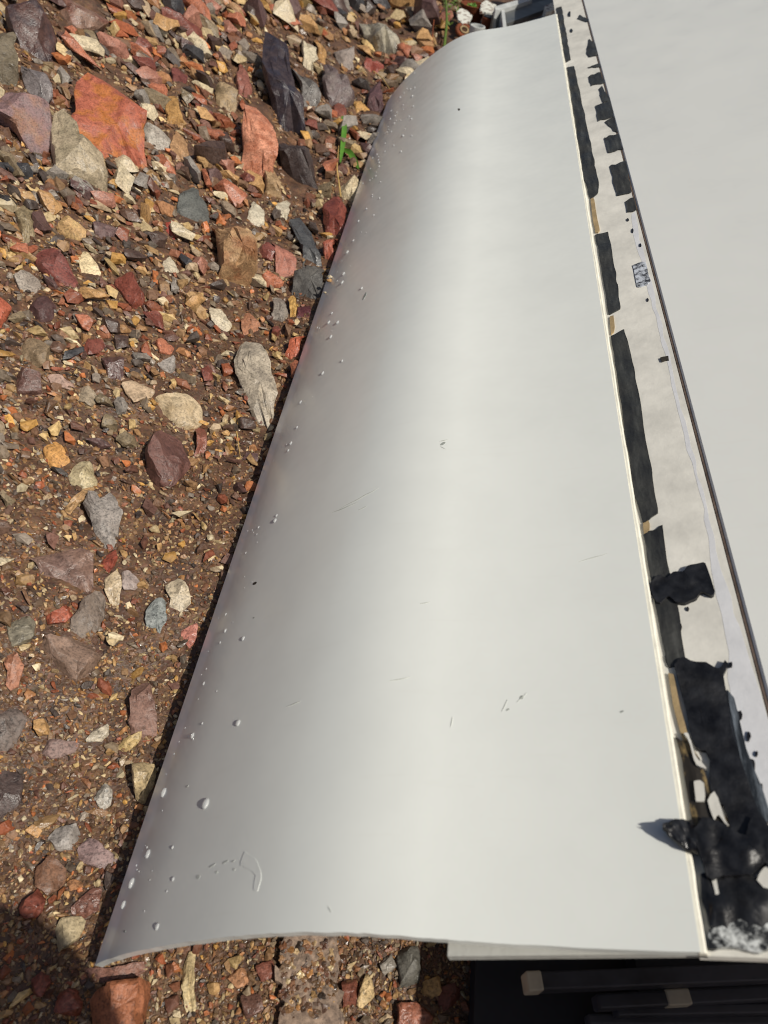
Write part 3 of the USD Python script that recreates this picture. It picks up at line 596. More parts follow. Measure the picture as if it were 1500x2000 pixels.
CAT = [
 # outline in the picture, colour, second colour, height factor, label
 ([(10,0),(70,0),(100,33),(113,73),(110,120),(80,117),(43,100),(20,40)],(92,60,52),(62,60,66),.8,'large dark brown and slate mottled stone, topmost at the left'),
 ([(-25,60),(20,63),(35,107),(37,133),(20,170),(-25,170)],(112,98,72),None,.9,'olive grey boulder cut by the left margin below the dark mottled stone'),
 ([(113,27),(140,-5),(200,-5),(213,37),(197,53),(160,63),(123,67)],(140,104,82),(120,60,45),.9,'pinkish brown stone with a dark pit at the top'),
 ([(40,133),(70,127),(93,153),(103,180),(83,207),(67,190)],(128,118,116),None,.8,'dull grey wedge stone above the purple pink one'),
 ([(-15,207),(27,180),(63,197),(97,217),(103,277),(90,303),(63,300),(27,253),(-15,230)],(140,104,102),(170,120,80),.8,'large purple pink stone touching the cream one'),
 ([(97,217),(120,213),(140,233),(150,267),(193,290),(207,320),(210,350),(187,367),(160,353),(133,343),(107,320),(100,293)],(182,162,126),(150,138,112),.7,'long cream beige stone with a hollow, left of the big orange stone'),
 ([(140,170),(173,143),(200,140),(240,167),(267,197),(260,227),(277,277),(287,320),(270,330),(230,300),(200,277),(167,267),(143,227),(150,200)],(182,86,46),(205,130,45),.45,'largest orange red stone with yellow patches'),
 ([(280,243),(300,238),(333,257),(330,283),(317,297),(287,280)],(176,166,150),None,.8,'pale grey stone right of the big orange stone'),
 ([(337,273),(357,253),(370,293),(367,317),(330,290)],(180,132,76),None,.7,'ochre tan stone leaning on the pale grey one'),
 ([(420,173),(443,157),(463,177),(465,200),(447,222),(423,207)],(172,142,96),(140,120,90),.9,'tan speckled nut shaped stone left of the salmon stone'),
 ([(333,143),(347,133),(367,157),(360,183),(337,173)],(125,55,42),None,.8,'small dark red stone above the yellow ochre splinter'),
 ([(460,150),(477,130),(493,167),(490,193),(467,187)],(156,88,68),None,.7,'reddish mauve flat stone beside the tan nut shaped stone'),
 ([(323,190),(337,187),(360,227),(343,253),(327,220)],(188,136,52),None,.6,'yellow ochre splinter standing over the pale grey stone'),
 ([(490,200),(513,197),(533,213),(543,240),(540,287),(527,293),(520,320),(507,353),(487,337),(477,293),(470,233)],(222,140,96),(170,90,55),.8,'large salmon orange cracked stone'),
 ([(517,333),(533,317),(547,337),(550,387),(537,390),(517,370)],(178,142,92),None,.8,'tan stone at the foot of the salmon orange stone'),
 ([(510,67),(533,60),(563,93),(570,140),(587,187),(597,233),(587,273),(560,253),(543,200),(527,150),(510,110)],(62,47,50),(48,50,66),.6,'longest dark purple slab pointing down to the right'),
 ([(570,120),(593,133),(623,173),(627,207),(610,213),(593,187),(577,150)],(116,110,104),None,.5,'grey slate lying against the dark purple slab'),
 ([(553,283),(570,270),(593,307),(617,353),(613,367),(587,400),(557,370),(543,313)],(74,60,56),None,.9,'dark chocolate brown block right of the salmon stone'),
 ([(630,143),(653,120),(687,157),(693,187),(680,213),(653,197),(633,173)],(108,88,86),(140,128,120),.7,'purple grey stone left of the cream one at the panel shoulder'),
 ([(653,107),(673,83),(693,110),(693,140),(667,133)],(156,140,128),None,.7,'grey beige stone on top of the purple grey one'),
 ([(702,43),(733,40),(783,67),(780,93),(760,110),(733,77),(710,63)],(182,172,146),(120,116,108),.9,'large beige grey stone nearest the top end of the curved panel'),
 ([(710,130),(727,110),(750,133),(730,147)],(158,66,42),None,.9,'red stone below the large beige grey stone'),
 ([(717,157),(740,167),(750,193),(737,220),(717,193)],(98,62,64),None,.7,'dark plum stone touching the panel corner'),
 ([(647,197),(670,200),(677,230),(663,237)],(135,66,42),None,.8,'rust brown chip above the green leaf'),
 ([(693,197),(720,213),(700,223),(690,210)],(212,156,62),None,.6,'bright ochre chip left of the plum stone'),
 ([(663,353),(700,340),(708,353),(690,387),(673,397),(660,373)],(214,192,146),None,.9,'cream angular stone half under the panel edge below the green leaf'),
 ([(633,397),(660,383),(677,403),(673,443),(657,460),(640,443),(630,417)],(140,62,40),(100,45,35),.8,'rust red stone below the cream stone at the panel edge'),
 ([(633,477),(663,460),(655,493),(640,527),(630,487)],(176,82,46),None,.8,'orange rust stone along the panel edge beside the grey stones'),
 ([(587,70),(617,97),(620,113),(610,117),(613,150),(600,140),(590,100)],(212,196,160),None,.4,'white cream sliver beside the yellow stone near the top'),
 ([(617,77),(637,83),(638,123),(627,130),(618,110)],(196,144,66),None,.5,'yellow ochre block right of the white sliver'),
 ([(537,393),(567,390),(563,433),(550,417)],(208,196,166),None,.5,'white chip under the dark chocolate block'),
 ([(483,433),(497,393),(517,420),(513,445),(490,445)],(206,194,164),None,.5,'white pointed stone above the big tan boulder'),
 ([(417,457),(450,433),(473,437),(493,467),(503,510),(500,540),(477,563),(450,567),(430,547),(423,500)],(190,144,88),(150,80,40),1.3,'big tan and rust boulder standing proud with a dark shadow'),
 ([(507,487),(523,472),(540,490),(533,510),(513,503)],(140,70,54),None,.8,'small dull red stone right of the big tan boulder'),
 ([(533,473),(557,473),(580,513),(573,540),(543,540),(533,510)],(182,108,82),None,.7,'salmon pink stone beside the dark grey stones'),
 ([(587,517),(613,510),(630,533),(627,557),(617,597),(597,587),(570,560)],(98,94,88),(70,68,66),.8,'dark grey rough stone at the panel edge'),
 ([(567,427),(590,423),(600,450),(627,510),(600,513),(587,467)],(84,84,84),None,.6,'long slate grey stone above the rough dark grey one'),
 ([(533,587),(557,580),(563,613),(560,630),(530,617)],(144,132,118),None,.8,'square grey stone left of the yellow chip'),
 ([(563,583),(577,577),(580,600),(570,620)],(212,160,52),None,.5,'bright yellow chip between grey square and maroon pebble'),
 ([(580,600),(603,597),(607,613),(597,623),(580,620)],(98,42,44),None,.8,'maroon pebble at the panel edge'),
 ([(407,600),(430,607),(453,637),(440,650),(413,627)],(206,190,156),None,.5,'cream slanting flake below the big tan boulder'),
 ([(470,613),(487,613),(510,643),(503,660),(477,653)],(180,114,68),None,.7,'orange tan wedge above the long whitish stone'),
 ([(457,680),(487,667),(510,677),(533,700),(540,733),(543,767),(540,807),(523,823),(503,803),(513,777),(483,740),(470,717)],(188,172,146),(130,120,108),.7,'long whitish pitted stone by the panel edge'),
 ([(473,750),(490,753),(510,783),(503,797),(480,780)],(170,98,72),None,.6,'salmon pebble on the left of the long whitish stone'),
 ([(560,690),(587,660),(597,653),(587,683),(567,720),(557,717)],(198,92,42),None,.6,'vivid orange chip at the panel edge above the long whitish stone'),
 ([(30,400),(53,407),(68,460),(67,483),(50,477),(40,440)],(154,134,94),None,.8,'tan stick shaped stone near the left margin'),
 ([(110,433),(140,420),(170,443),(167,463),(127,473),(110,460)],(202,156,88),(210,180,120),.8,'ochre yellow lumpy stone with a black spot'),
 ([(180,443),(200,430),(233,450),(213,467),(190,467)],(112,82,78),None,.8,'purple brown stone right of the lumpy yellow one'),
 ([(67,507),(77,487),(100,483),(133,513),(153,547),(147,563),(127,563),(100,540),(77,523)],(132,60,46),(110,70,62),.8,'long wet maroon stone left of the cream triangle'),
 ([(150,490),(173,500),(197,533),(190,550),(163,552)],(232,206,150),None,.5,'bright cream triangular flake'),
 ([(223,543),(247,530),(267,543),(283,590),(273,602),(247,580)],(140,64,40),None,.8,'rust red pointed stone right of the cream triangle'),
 ([(27,543),(60,527),(80,547),(82,573),(67,573),(40,563)],(160,146,130),None,.6,'pale grey stone left of the wet maroon one'),
 ([(57,600),(83,577),(110,597),(100,623),(73,630)],(88,54,50),None,.8,'dark maroon round stone under the pale grey one'),
 ([(-15,570),(17,577),(23,600),(10,633),(-15,643)],(192,88,42),None,.7,'vivid orange stone cut by the left margin'),
 ([(40,677),(67,660),(93,677),(100,700),(77,715),(50,707)],(144,118,82),None,.95,'olive tan rounded stone'),
 ([(27,747),(50,717),(80,727),(83,763),(57,773)],(108,72,60),None,.8,'brown stone below the olive tan rounded one'),
 ([(197,707),(220,693),(240,710),(243,733),(223,747)],(102,70,64),None,.7,'dusky maroon stone above the pinkish tan one'),
 ([(303,777),(327,767),(370,768),(397,790),(397,813),(360,840),(333,823),(307,817)],(202,176,132),(176,150,110),.7,'big cream shell shaped stone'),
 ([(237,747),(263,743),(303,763),(297,777),(263,787),(247,770)],(196,164,124),None,.5,'pinkish tan flake touching the big cream shell shaped stone'),
 ([(287,867),(305,845),(355,840),(373,890),(337,927),(307,953),(283,927)],(114,70,58),(96,66,60),.95,'big maroon stone standing proud below the cream shell shaped stone'),
 ([(383,840),(405,835),(400,883),(383,903)],(148,82,58),None,.5,'upright red chip right of the big maroon stone'),
 ([(303,667),(320,660),(340,677),(333,693),(310,690)],(202,114,68),None,.8,'round orange pebble above the grey triangle'),
 ([(307,707),(340,693),(343,717),(323,730)],(154,144,134),None,.6,'grey triangular chip under the round orange pebble'),
 ([(317,510),(330,500),(350,523),(347,537),(320,530)],(210,194,160),None,.6,'cream chip left of the big tan boulder'),
 ([(323,440),(337,430),(347,443),(337,470),(323,467)],(182,60,32),None,.7,'small scarlet brick chip above the big tan boulder level'),
 ([(93,730),(110,730),(147,757),(140,763),(103,750)],(176,140,120),None,.6,'pink finger shaped stone'),
 ([(150,753),(177,753),(193,780),(180,797),(157,783)],(164,144,114),None,.7,'grey tan stone at the end of the pink finger stone'),
 ([(355,373),(385,365),(405,400),(410,430),(370,440),(345,415)],(94,96,90),None,.5,'blue grey round stone carrying a tan disc'),
 ([(363,420),(373,403),(383,413),(383,430),(370,437)],(190,146,90),None,1.6,'tan disc resting on the blue grey round stone'),
 ([(83,883),(113,862),(137,900),(127,917),(97,910)],(222,156,54),None,.6,'bright golden ochre stone'),
 ([(133,923),(157,900),(180,907),(190,937),(183,957),(147,953)],(206,186,136),(150,130,90),.8,'crumpled cream stone below the golden ochre one'),
 ([(127,997),(167,960),(187,950),(180,963),(133,1003)],(188,144,84),None,.6,'tan stick across the corner of the grey heart stone'),
 ([(163,983),(177,960),(200,977),(230,953),(240,1000),(233,1050),(217,1063),(197,1050),(180,1017)],(154,144,134),None,.8,'grey heart shaped stone'),
 ([(137,1210),(157,1177),(190,1153),(207,1167),(207,1203),(180,1240),(157,1247),(137,1230)],(128,110,94),None,.95,'grey brown egg shaped stone above the largest brown one'),
 ([(80,1263),(90,1243),(133,1237),(183,1253),(195,1273),(187,1307),(147,1333),(113,1317),(83,1283)],(146,114,92),(124,100,84),.95,'big smooth brown stone with rounded corners'),
 ([(203,1127),(230,1113),(238,1133),(233,1173),(220,1183),(203,1150)],(196,170,128),None,.6,'pale tan oval flake'),
 ([(237,1117),(250,1113),(273,1140),(263,1153),(240,1153)],(164,144,134),None,.5,'grey pink flake right of the pale tan oval'),
 ([(197,1103),(223,1073),(230,1097),(213,1120)],(172,72,38),None,.8,'red orange chip above the pale tan oval'),
 ([(283,1190),(300,1167),(323,1170),(327,1203),(307,1237),(283,1233)],(124,130,126),None,.5,'blue grey flat stone left of the cream shell flake'),
 ([(323,1143),(350,1130),(370,1150),(373,1180),(353,1200),(333,1193),(337,1170)],(202,182,146),None,.5,'cream kidney shaped flake'),
 ([(353,1233),(387,1217),(386,1250),(373,1267),(360,1250)],(202,118,94),None,.6,'salmon chip at the panel edge below the kidney flake'),
 ([(13,1233),(37,1203),(70,1227),(60,1257),(20,1263)],(142,132,108),(90,86,76),.9,'olive grey stone left of the big smooth brown one'),
 ([(7,1273),(27,1273),(47,1307),(40,1343),(20,1350),(23,1317)],(182,114,74),None,.6,'curved orange pink shard at the left margin'),
 ([(90,1203),(127,1183),(143,1190),(120,1217),(93,1220)],(170,78,38),None,.7,'rust orange chip left of the egg shaped stone'),
 ([(60,1090),(150,1070),(180,1083),(183,1140),(153,1160),(100,1140)],(128,96,82),(150,118,100),.35,'flat reddish grey cemented lump'),
 ([(253,1350),(283,1333),(300,1377),(307,1437),(280,1443),(250,1427)],(146,106,88),None,.7,'tall mauve brown stone above the cream wedge at the panel'),
 ([(167,1450),(183,1427),(213,1413),(213,1437),(197,1450)],(208,192,162),None,.6,'cream pointed chip left of the yellow stick stone'),
 ([(227,1457),(243,1440),(277,1427),(277,1443),(240,1468)],(206,172,96),None,.7,'yellow stick shaped stone'),
 ([(83,1463),(103,1443),(157,1450),(147,1467),(107,1483),(83,1480)],(144,114,104),None,.6,'long mauve stone under the cream pointed chip'),
 ([(257,1493),(277,1488),(305,1493),(300,1527),(277,1570),(263,1550)],(212,182,122),(170,150,118),1.5,'cream wedge stone propped against the panel edge'),
 ([(183,1557),(203,1530),(220,1540),(217,1570),(200,1583)],(170,160,144),None,.7,'pale grey rhombic stone left of the cream wedge'),
 ([(93,1637),(110,1613),(147,1607),(157,1633),(140,1660),(113,1663)],(160,150,140),(110,100,92),.7,'grey stone with a dark hole'),
 ([(150,1647),(170,1637),(227,1690),(193,1697),(150,1683)],(154,122,116),None,.6,'mauve triangular stone below the holed grey one'),
 ([(67,1700),(97,1670),(130,1693),(127,1733),(93,1750),(67,1730)],(134,90,58),None,.5,'brown cemented disc below the holed grey stone'),
 ([(130,1723),(163,1717),(157,1733),(133,1740)],(202,136,74),None,.8,'ochre chip beside the brown disc'),
 ([(47,1623),(63,1610),(83,1623),(73,1637)],(208,152,74),None,.8,'ochre chip left of the holed grey stone'),
 ([(-15,1517),(23,1503),(47,1527),(40,1583),(7,1600),(-15,1590)],(84,66,60),None,.6,'dark brown slab at the left margin'),
 ([(-15,1407),(33,1383),(53,1410),(30,1450),(-15,1470)],(114,98,88),None,.6,'grey brown slab at the left margin above the dark one'),
 ([(36,1764),(54,1734),(90,1758),(78,1794),(42,1788)],(140,66,42),None,.8,'rust red stone near the lower left margin'),
 ([(138,1764),(180,1734),(200,1735),(192,1770),(144,1794)],(132,82,62),None,.5,'reddish brown slab beside the shadow of the panel edge'),
 ([(108,1818),(144,1788),(168,1806),(156,1836),(114,1860)],(192,170,124),None,.8,'beige block near the lower corner of the curved panel'),
 ([(174,1944),(204,1920),(288,1908),(294,1944),(276,1986),(240,2020),(174,2020)],(178,100,48),(120,70,40),1.0,'big orange brown stone at the bottom below the panel corner'),
 ([(165,1896),(280,1878),(288,1902),(190,1920)],(140,92,72),None,.6,'mauve brown slab under the corner of the curved panel'),
 ([(110,1930),(162,1932),(156,1985),(104,1975)],(150,72,40),None,.7,'rust stone in the shadow at the bottom left'),
 ([(354,1884),(366,1858),(380,1862),(378,1908),(384,1944),(375,1975),(362,1940)],(212,186,126),None,.5,'long cream flake below the panel end'),
 ([(774,1854),(822,1848),(822,1920),(786,1932)],(100,96,86),None,.7,'slate grey block right of the concrete piece'),
 ([(696,1962),(714,1902),(732,1914),(726,1950),(705,1970)],(222,186,120),None,.9,'bright cream stone between concrete piece and slate block'),
 ([(666,1932),(690,1908),(700,1940),(678,1974)],(136,72,48),None,.7,'rust brown chip beside the concrete piece'),
 ([(774,1962),(840,1956),(846,2015),(774,2015)],(166,94,62),None,.7,'orange brown stone under the slate block'),
 ([(850,1930),(885,1920),(900,1950),(870,1975)],(120,62,42),None,.8,'rust stone left of the black rack'),
 ([(820,1925),(850,1905),(868,1925),(842,1950)],(206,160,84),None,.8,'ochre stone right of the slate block'),
 ([(740,1880),(765,1862),(775,1885),(752,1905)],(150,140,126),None,.7,'grey chip at the panel end above the bright cream stone'),
 ([(440,1900),(470,1890),(488,1912),(460,1932)],(196,134,80),None,.7,'ochre pebble below the panel end right of the long cream flake'),
 ([(498,1885),(530,1875),(540,1905),(510,1918)],(150,82,58),None,.7,'brick red pebble left of the concrete piece'),
 ([(470,1950),(505,1940),(515,1975),(480,1990)],(120,80,64),None,.6,'brown pebble at the bottom left of the concrete piece'),
]
GROUND_NV = np.array([0, 0, 1.0])
def fit_n(c, e):
    g = lambda x, y: float(ground_z(x, y))
    n = np.array([-(g(c[0] + e, c[1]) - g(c[0] - e, c[1])) / (2 * e), -(g(c[0], c[1] + e) - g(c[0], c[1] - e)) / (2 * e), 1.0]); return n / np.linalg.norm(n)
def plane_frame(c, mix=.2, e=.12):
    n = fit_n(c, e); v = CAM - c; v /= np.linalg.norm(v); k = n * (1 - mix) + v * mix; return k / np.linalg.norm(k)
rng = np.random.default_rng(11)
POLYS = []
def stone_body(P, want, hf, seed):
    c2 = np.array(Polygon(P).centroid.coords[0])
    g = to_ground(*c2); dist = np.linalg.norm(g - CAM)
    big_ = min(1.0, Polygon(want).area / 5000)
    sz = math.sqrt(Polygon(P).area) / F * dist; k = plane_frame(g, .15 + .25 * big_, sz * .55)
    depth = sz * .36 * hf
    n_ = ground_n(g[0], g[1])
    c = g + n_ * (depth * .5 + .015); over = 0.0
    for p in P:                                              # lift what the ground would swallow
        d = ray(*p); q = CAM + d * (np.dot(c - CAM, k) / np.dot(d, k)); over = max(over, float(ground_z(q[0], q[1])) - q[2])
    c = c + n_ * over * .6
    d = ray(*c2); c = CAM + d * (np.dot(c - CAM, k) / np.dot(d, k))
    xa = np.cross([0, 1.0, 0], k); xa /= np.linalg.norm(xa); ya = np.cross(k, xa)
    Q = []
    for p in P:
        d = ray(*p); q = CAM + d * (np.dot(c - CAM, k) / np.dot(d, k)) - c; Q.append((q @ xa, q @ ya))
    Q = np.array(Q)
    if not Polygon(Q).exterior.is_ccw: Q = Q[::-1]
    m = rock(Q, depth, np.random.default_rng(seed), pw=.36 if hf < 1.2 else .5)
    return m.vertices @ np.array([xa, ya, k]) + c, m.faces
def catalogue_stone(poly, col, second, hf, label, idx):
    want = np.array(poly, float); P = want.copy()
    for _ in range(3):                                       # settle its size on the slope
        V, Fc = stone_body(P, want, hf, 500 + idx)
        up = V[V[:, 2] > ground_z(V[:, 0], V[:, 1])]
        if len(up) < 8: break
        pr = (R.T @ (up - CAM).T).T; pr = np.c_[CX + F * pr[:, 0] / pr[:, 2], CY + F * pr[:, 1] / pr[:, 2]]
        a0, a1, w0, w1 = pr.min(0), pr.max(0), want.min(0), want.max(0)
        P = (P - a0) * np.clip((w1 - w0) / np.maximum(a1 - a0, 2), .75, 1.4) + w0
    V, Fc = stone_body(P, want, hf, 500 + idx)
    wet = rng.random()
    stone_mat('stone_look_%03d' % idx, col, rough=.38 + .3 * wet, speck=.5 + .25 * rng.random(), second=second, second_amt=.55 if second else .5)
    o = obj('rubble_stone', trimesh.Trimesh(V, Fc, process=False), 'stone_look_%03d' % idx, smooth=17)
    tag(o, label, 'stone')
    POLYS.append(Polygon(want).buffer(-2))
for i, (poly, col, second, hf, label) in enumerate(CAT): catalogue_stone(poly, col, second, hf, label, i)

# broken concrete piece at the bottom: a straight sided slab of pebbly concrete
smear('concrete_look', (84, 70, 60), (150, 128, 110), 210., .35, .65, .8)
cpoly = [(548, 1862), (578, 1790), (655, 1780), (664, 1860), (668, 2060), (530, 2060)]
gz = float(to_ground(610, 1920)[2]) + .05
cm = trimesh.creation.extrude_polygon(torn(np.array([at(*p, gz)[:2] for p in cpoly]), .03, .045, 301), .22, engine='earcut')
cm = trimesh.Trimesh(*trimesh.remesh.subdivide_to_size(cm.vertices, cm.faces, .06, max_iter=12)); cm.merge_vertices()
cv = cm.vertices.copy(); cv[:, 2] += gz - .2; cv += (np.stack([meshkit.fbm(cv * 14 + 5 * k, 3, 60 + k) for k in range(3)], 1) - .5) * np.array([.03, .03, .045])
ctop = thing('concrete_piece', 'broken flat concrete piece full of grit at the bottom centre', 'concrete', (*at(610, 1930, gz)[:2], gz - .1))
obj('slab', trimesh.Trimesh(cv, cm.faces, process=False), 'concrete_look', ctop, smooth=30)
gr = []
for k in range(190):
    p = at(rng.uniform(550, 655), rng.uniform(1840, 1998), gz); s = trimesh.creation.icosphere(1, 1.0); r = rng.uniform(.006, .026)
    s.vertices *= np.array([r, r, r * .6]) * (1 + .25 * rng.normal(size=(len(s.vertices), 1))); s.apply_translation((p[0], p[1], gz + .012)); gr.append(s)
tag(tinted(obj('grit', trimesh.util.concatenate(gr), 'fine_gravel', ctop), [(g.vertices, g.faces) for g in gr], FINE, rng), kind='stuff')
POLYS.append(Polygon(cpoly).buffer(-3))

# prototypes of angular grains
def hull_rock(rng, n):
    p = rng.normal(size=(n, 3)); p /= np.linalg.norm(p, axis=1, keepdims=True); p *= rng.uniform(.75, 1.1, (n, 1)); p *= np.array([1, rng.uniform(.55, .95), rng.uniform(.4, .75)])
    h = trimesh.convex.convex_hull(p); return np.array(h.vertices), np.array(h.faces)
protos = [hull_rock(rng, int(rng.integers(10, 17))) for _ in range(40)]
def rubble_area(n, rng):
    """points spread over the strip of ground left of and below the curved panel"""
    out = []
    while len(out) < n:
        x, y = rng.uniform(-190, 960), rng.uniform(-60, 2120)
        if y < 1800 and x > 1000 - (y + 522) * .3353 + 70: continue
        if y < 200 and x > 900: continue
        out.append((x, y))
    return np.array(out)
inside_all = shapely.union_all(POLYS)
def scatter(n, rfun, rng, avoid=True, sink=.25, boundary=0.0):
    P = rubble_area(n, rng); r = rfun(P, rng)
    if avoid:
        keep = ~shapely.contains_xy(inside_all.buffer(-boundary) if boundary else inside_all, P[:, 0], P[:, 1])
        if not boundary: keep &= (shapely.distance(inside_all, shapely.points(P)) > r * .75) | (r < 5)
        P, r = P[keep], r[keep]
    return P, r
GZ_CACHE = None
def fast_ground(P):
    """many pixels at once"""
    D = (R @ np.c_[P[:, 0] - CX, P[:, 1] - CY, np.full(len(P), F)].T).T; D /= np.linalg.norm(D, axis=1, keepdims=True)
    a = np.full(len(P), 2.5); b = np.full(len(P), np.nan); t = a.copy()
    step = .12
    found = np.zeros(len(P), bool)
    for _ in range(420):
        q = CAM + t[:, None] * D; under = (q[:, 2] - ground_z(q[:, 0], q[:, 1]) < 0) & ~found
        b[under] = t[under]; found |= under; t = np.where(found, t, t + step); 
        if found.all(): break
    ok = found; a = b - step
    for _ in range(10):
        m = (a + b) / 2; q = CAM + m[:, None] * D; u = q[:, 2] - ground_z(q[:, 0], q[:, 1]) < 0; b = np.where(u, m, b); a = np.where(u, a, m)
    return CAM + b[:, None] * D, b, ok
def grain_meshes(P, r, rng, lift=.25):
    G, dist, ok = fast_ground(P); G, dist, r = G[ok], dist[ok], r[ok]
    rad = r * dist / F; V, Fc, o, out = [], [], 0, []
    for i in range(len(G)):
        v, f = protos[int(rng.integers(len(protos)))]
        a, b = rng.uniform(0, 6.283), rng.normal() * .35; ca, sa, cb, sb = math.cos(a), math.sin(a), math.cos(b), math.sin(b)
        Rm = np.array([[ca, -sa, 0], [sa, ca, 0], [0, 0, 1]]) @ np.array([[1, 0, 0], [0, cb, -sb], [0, sb, cb]])
        el = rng.uniform(.85, 1.35)
        vv = (v * np.array([el, 1 / el ** .5, 1])) @ Rm.T
        n = ground_n(G[i, 0], G[i, 1]); vv = vv * rad[i]; vv[:, 2] += vv[:, 0] * (-n[0] / n[2])
        out.append((vv + G[i] + np.array([0, 0, rad[i] * lift]), f))
    return out, G, rad
def join(parts):
    V = np.vstack([p[0] for p in parts]); o = np.cumsum([0] + [len(p[0]) for p in parts[:-1]]); return V, np.vstack([p[1] + a for p, a in zip(parts, o)])
# coarse at the top of the bank, finer towards the bottom
def coarse(P, rng):
    g = np.clip(1.6 - P[:, 1] / 1050, .58, 1.55)
    return rng.lognormal(math.log(7.6), .45, len(P)) * g
def fine(P, rng): return rng.lognormal(math.log(3.5), .42, len(P))
r2 = np.random.default_rng(21)
Pm, rm = scatter(12500, coarse, r2)
def big(P, rng): return rng.uniform(12, 25, len(P)) * np.clip(1.25 - P[:, 1] / 2600, .6, 1.2)
Pb, rb = scatter(2600, big, r2)
kp = r2.random(len(Pb)) < np.clip(1.25 - Pb[:, 1] / 1000, .14, 1); Pb, rb = Pb[kp], rb[kp]
keep_, taken = [], []
for i in np.argsort(-rb):                                       # no two of them in one place
    if all((Pb[i, 0] - x) ** 2 + (Pb[i, 1] - y) ** 2 > (.85 * (rb[i] + r)) ** 2 for x, y, r in taken): keep_.append(i); taken.append((Pb[i, 0], Pb[i, 1], rb[i]))
Pm, rm = np.vstack([Pb[keep_], Pm]), np.concatenate([rb[keep_], rm])
pm, Gm, radm = grain_meshes(Pm, rm, r2, .38)
# the largest loose pieces are things of their own
fs = np.array([1 if 0 <= p[0] < 1500 and 0 <= p[1] < 2000 else 0 for p in Pm[:len(pm)]])
order = np.argsort(-rm[:len(pm)] * fs)[:170]
KINDS = [('cream limestone', (212, 192, 150)), ('ochre yellow', (202, 150, 76)), ('rust red', (134, 62, 40)), ('brick orange', (190, 104, 58)), ('dark slate', (62, 60, 62)), ('plum brown', (100, 68, 62)), ('grey', (148, 138, 126)), ('salmon pink', (178, 112, 84)), ('olive tan', (140, 120, 86)), ('chocolate brown', (84, 60, 48))]
for k, (nm, col) in enumerate(KINDS): stone_mat('loose_look_%d' % k, col, rough=.5, speck=.65)
CENTRES = np.array([np.mean(c[0], axis=0) for c in CAT]); seen = {}
CUT = {'at', 'left', 'right', 'above', 'below', 'beside', 'under', 'with', 'touching', 'by', 'near', 'on', 'in', 'cut', 'leaning', 'standing', 'lying', 'nearest', 'half', 'along', 'pointing', 'against', 'propped', 'carrying', 'resting', 'between', 'level', 'across', 'top', 'half'}
def short(l):
    w = []
    for q in l.replace(',', ' ,').split():
        if q in CUT or q == ',': break
        w.append(q)
    return ' '.join(w[-7:])
SHORT = [short(c[4]) for c in CAT]
for i in order:
    v, f = pm[i]; k = int(r2.integers(len(KINDS)))
    th = trimesh.Trimesh(v, f, process=False).subdivide().subdivide(); s = float(rm[i] / F * 5)
    vv = np.array(th.vertices); vv += (np.stack([meshkit.fbm(vv / radm[i] * 1.6 + 9 * q, 3, int(i) + q) for q in range(3)], 1) - .5) * radm[i] * .28
    o = obj('loose_stone', trimesh.Trimesh(vv, th.faces, process=False), 'loose_look_%d' % k, smooth=25)
    c = CENTRES - Pm[i]
    for j in np.argsort((c ** 2).sum(1))[:6]:
        dx, dy = -c[j]
        where = ('right of' if dx > 0 else 'left of') if abs(dx) > abs(dy) else ('below' if dy > 0 else 'above')
        lab = 'small %s %s stone %s the %s' % (KINDS[k][0], 'rounded' if len(f) > 24 else 'angular', where, SHORT[j])
        if lab not in seen: break
    seen[lab] = seen.get(lab, 0) + 1
    tag(o, lab, 'stone', 'small loose stones in the gravel')
rest = sorted(set(range(len(pm))) - set(order.tolist()))
tag(tinted(obj('gravel', join([pm[i] for i in rest]), 'mixed_gravel'), [pm[i] for i in rest], GRAV, r2), 'mixed brown, ochre, red and grey gravel beside the curved panel', kind='stuff')
Pf, rf = scatter(44000, fine, r2, boundary=4)
pf, Gf_, radf = grain_meshes(Pf, rf, r2, .1)
tag(tinted(obj('grit', join(pf), 'fine_gravel'), pf, FINE, r2, .72, .35), 'fine brown and tan grit between the gravel', kind='stuff')

# ------------------------------------------------------------------ leaf, grass stems
def blade(px, lift, wid, name, label, m, cat):
    P = [to_ground(*p) for p in px]; P = np.array(P); n = len(P)
    for i, l in enumerate(lift): P[i, 2] += l
    tt = np.linspace(0, 1, 14); C = np.stack([np.interp(tt, np.linspace(0, 1, n), P[:, k]) for k in range(3)], 1)
    T = np.gradient(C, axis=0); side = np.cross(T, CAM - C); side /= np.linalg.norm(side, axis=1, keepdims=True); up = np.cross(side, T); up /= np.linalg.norm(up, axis=1, keepdims=True)
    V, Fc = [], []
    for i, t in enumerate(tt):
        w = wid * math.sin(math.pi * min(.97, max(.08, .12 + .85 * t))) ** .6
        V += [C[i] - side[i] * w, C[i] + up[i] * -w * .35, C[i] + side[i] * w, C[i] - side[i] * w - up[i] * .01, C[i] - up[i] * (w * .35 + .012), C[i] + side[i] * w - up[i] * .01]
    for i in range(13):
        a = i * 6
        for j, k in ((0, 1), (1, 2), (4, 3), (5, 4), (3, 0), (2, 5)): Fc.append([a + j, a + k, a + 6 + k, a + 6 + j])
    return tag(obj(name, (np.array(V), np.array(Fc)), m, smooth=60), label, cat)
blade([(668, 238), (671, 270), (668, 300), (664, 325)], [.10, .18, .16, .06], .042, 'grass_leaf', 'upright bright green leaf blade by the curved panel edge', 'leaf_green', 'leaf')
blade([(670, 304), (682, 312), (692, 324), (700, 334)], [.10, .12, .08, .04], .045, 'grass_leaf', 'small green leaf pointing right toward the panel edge', 'leaf_green', 'leaf')
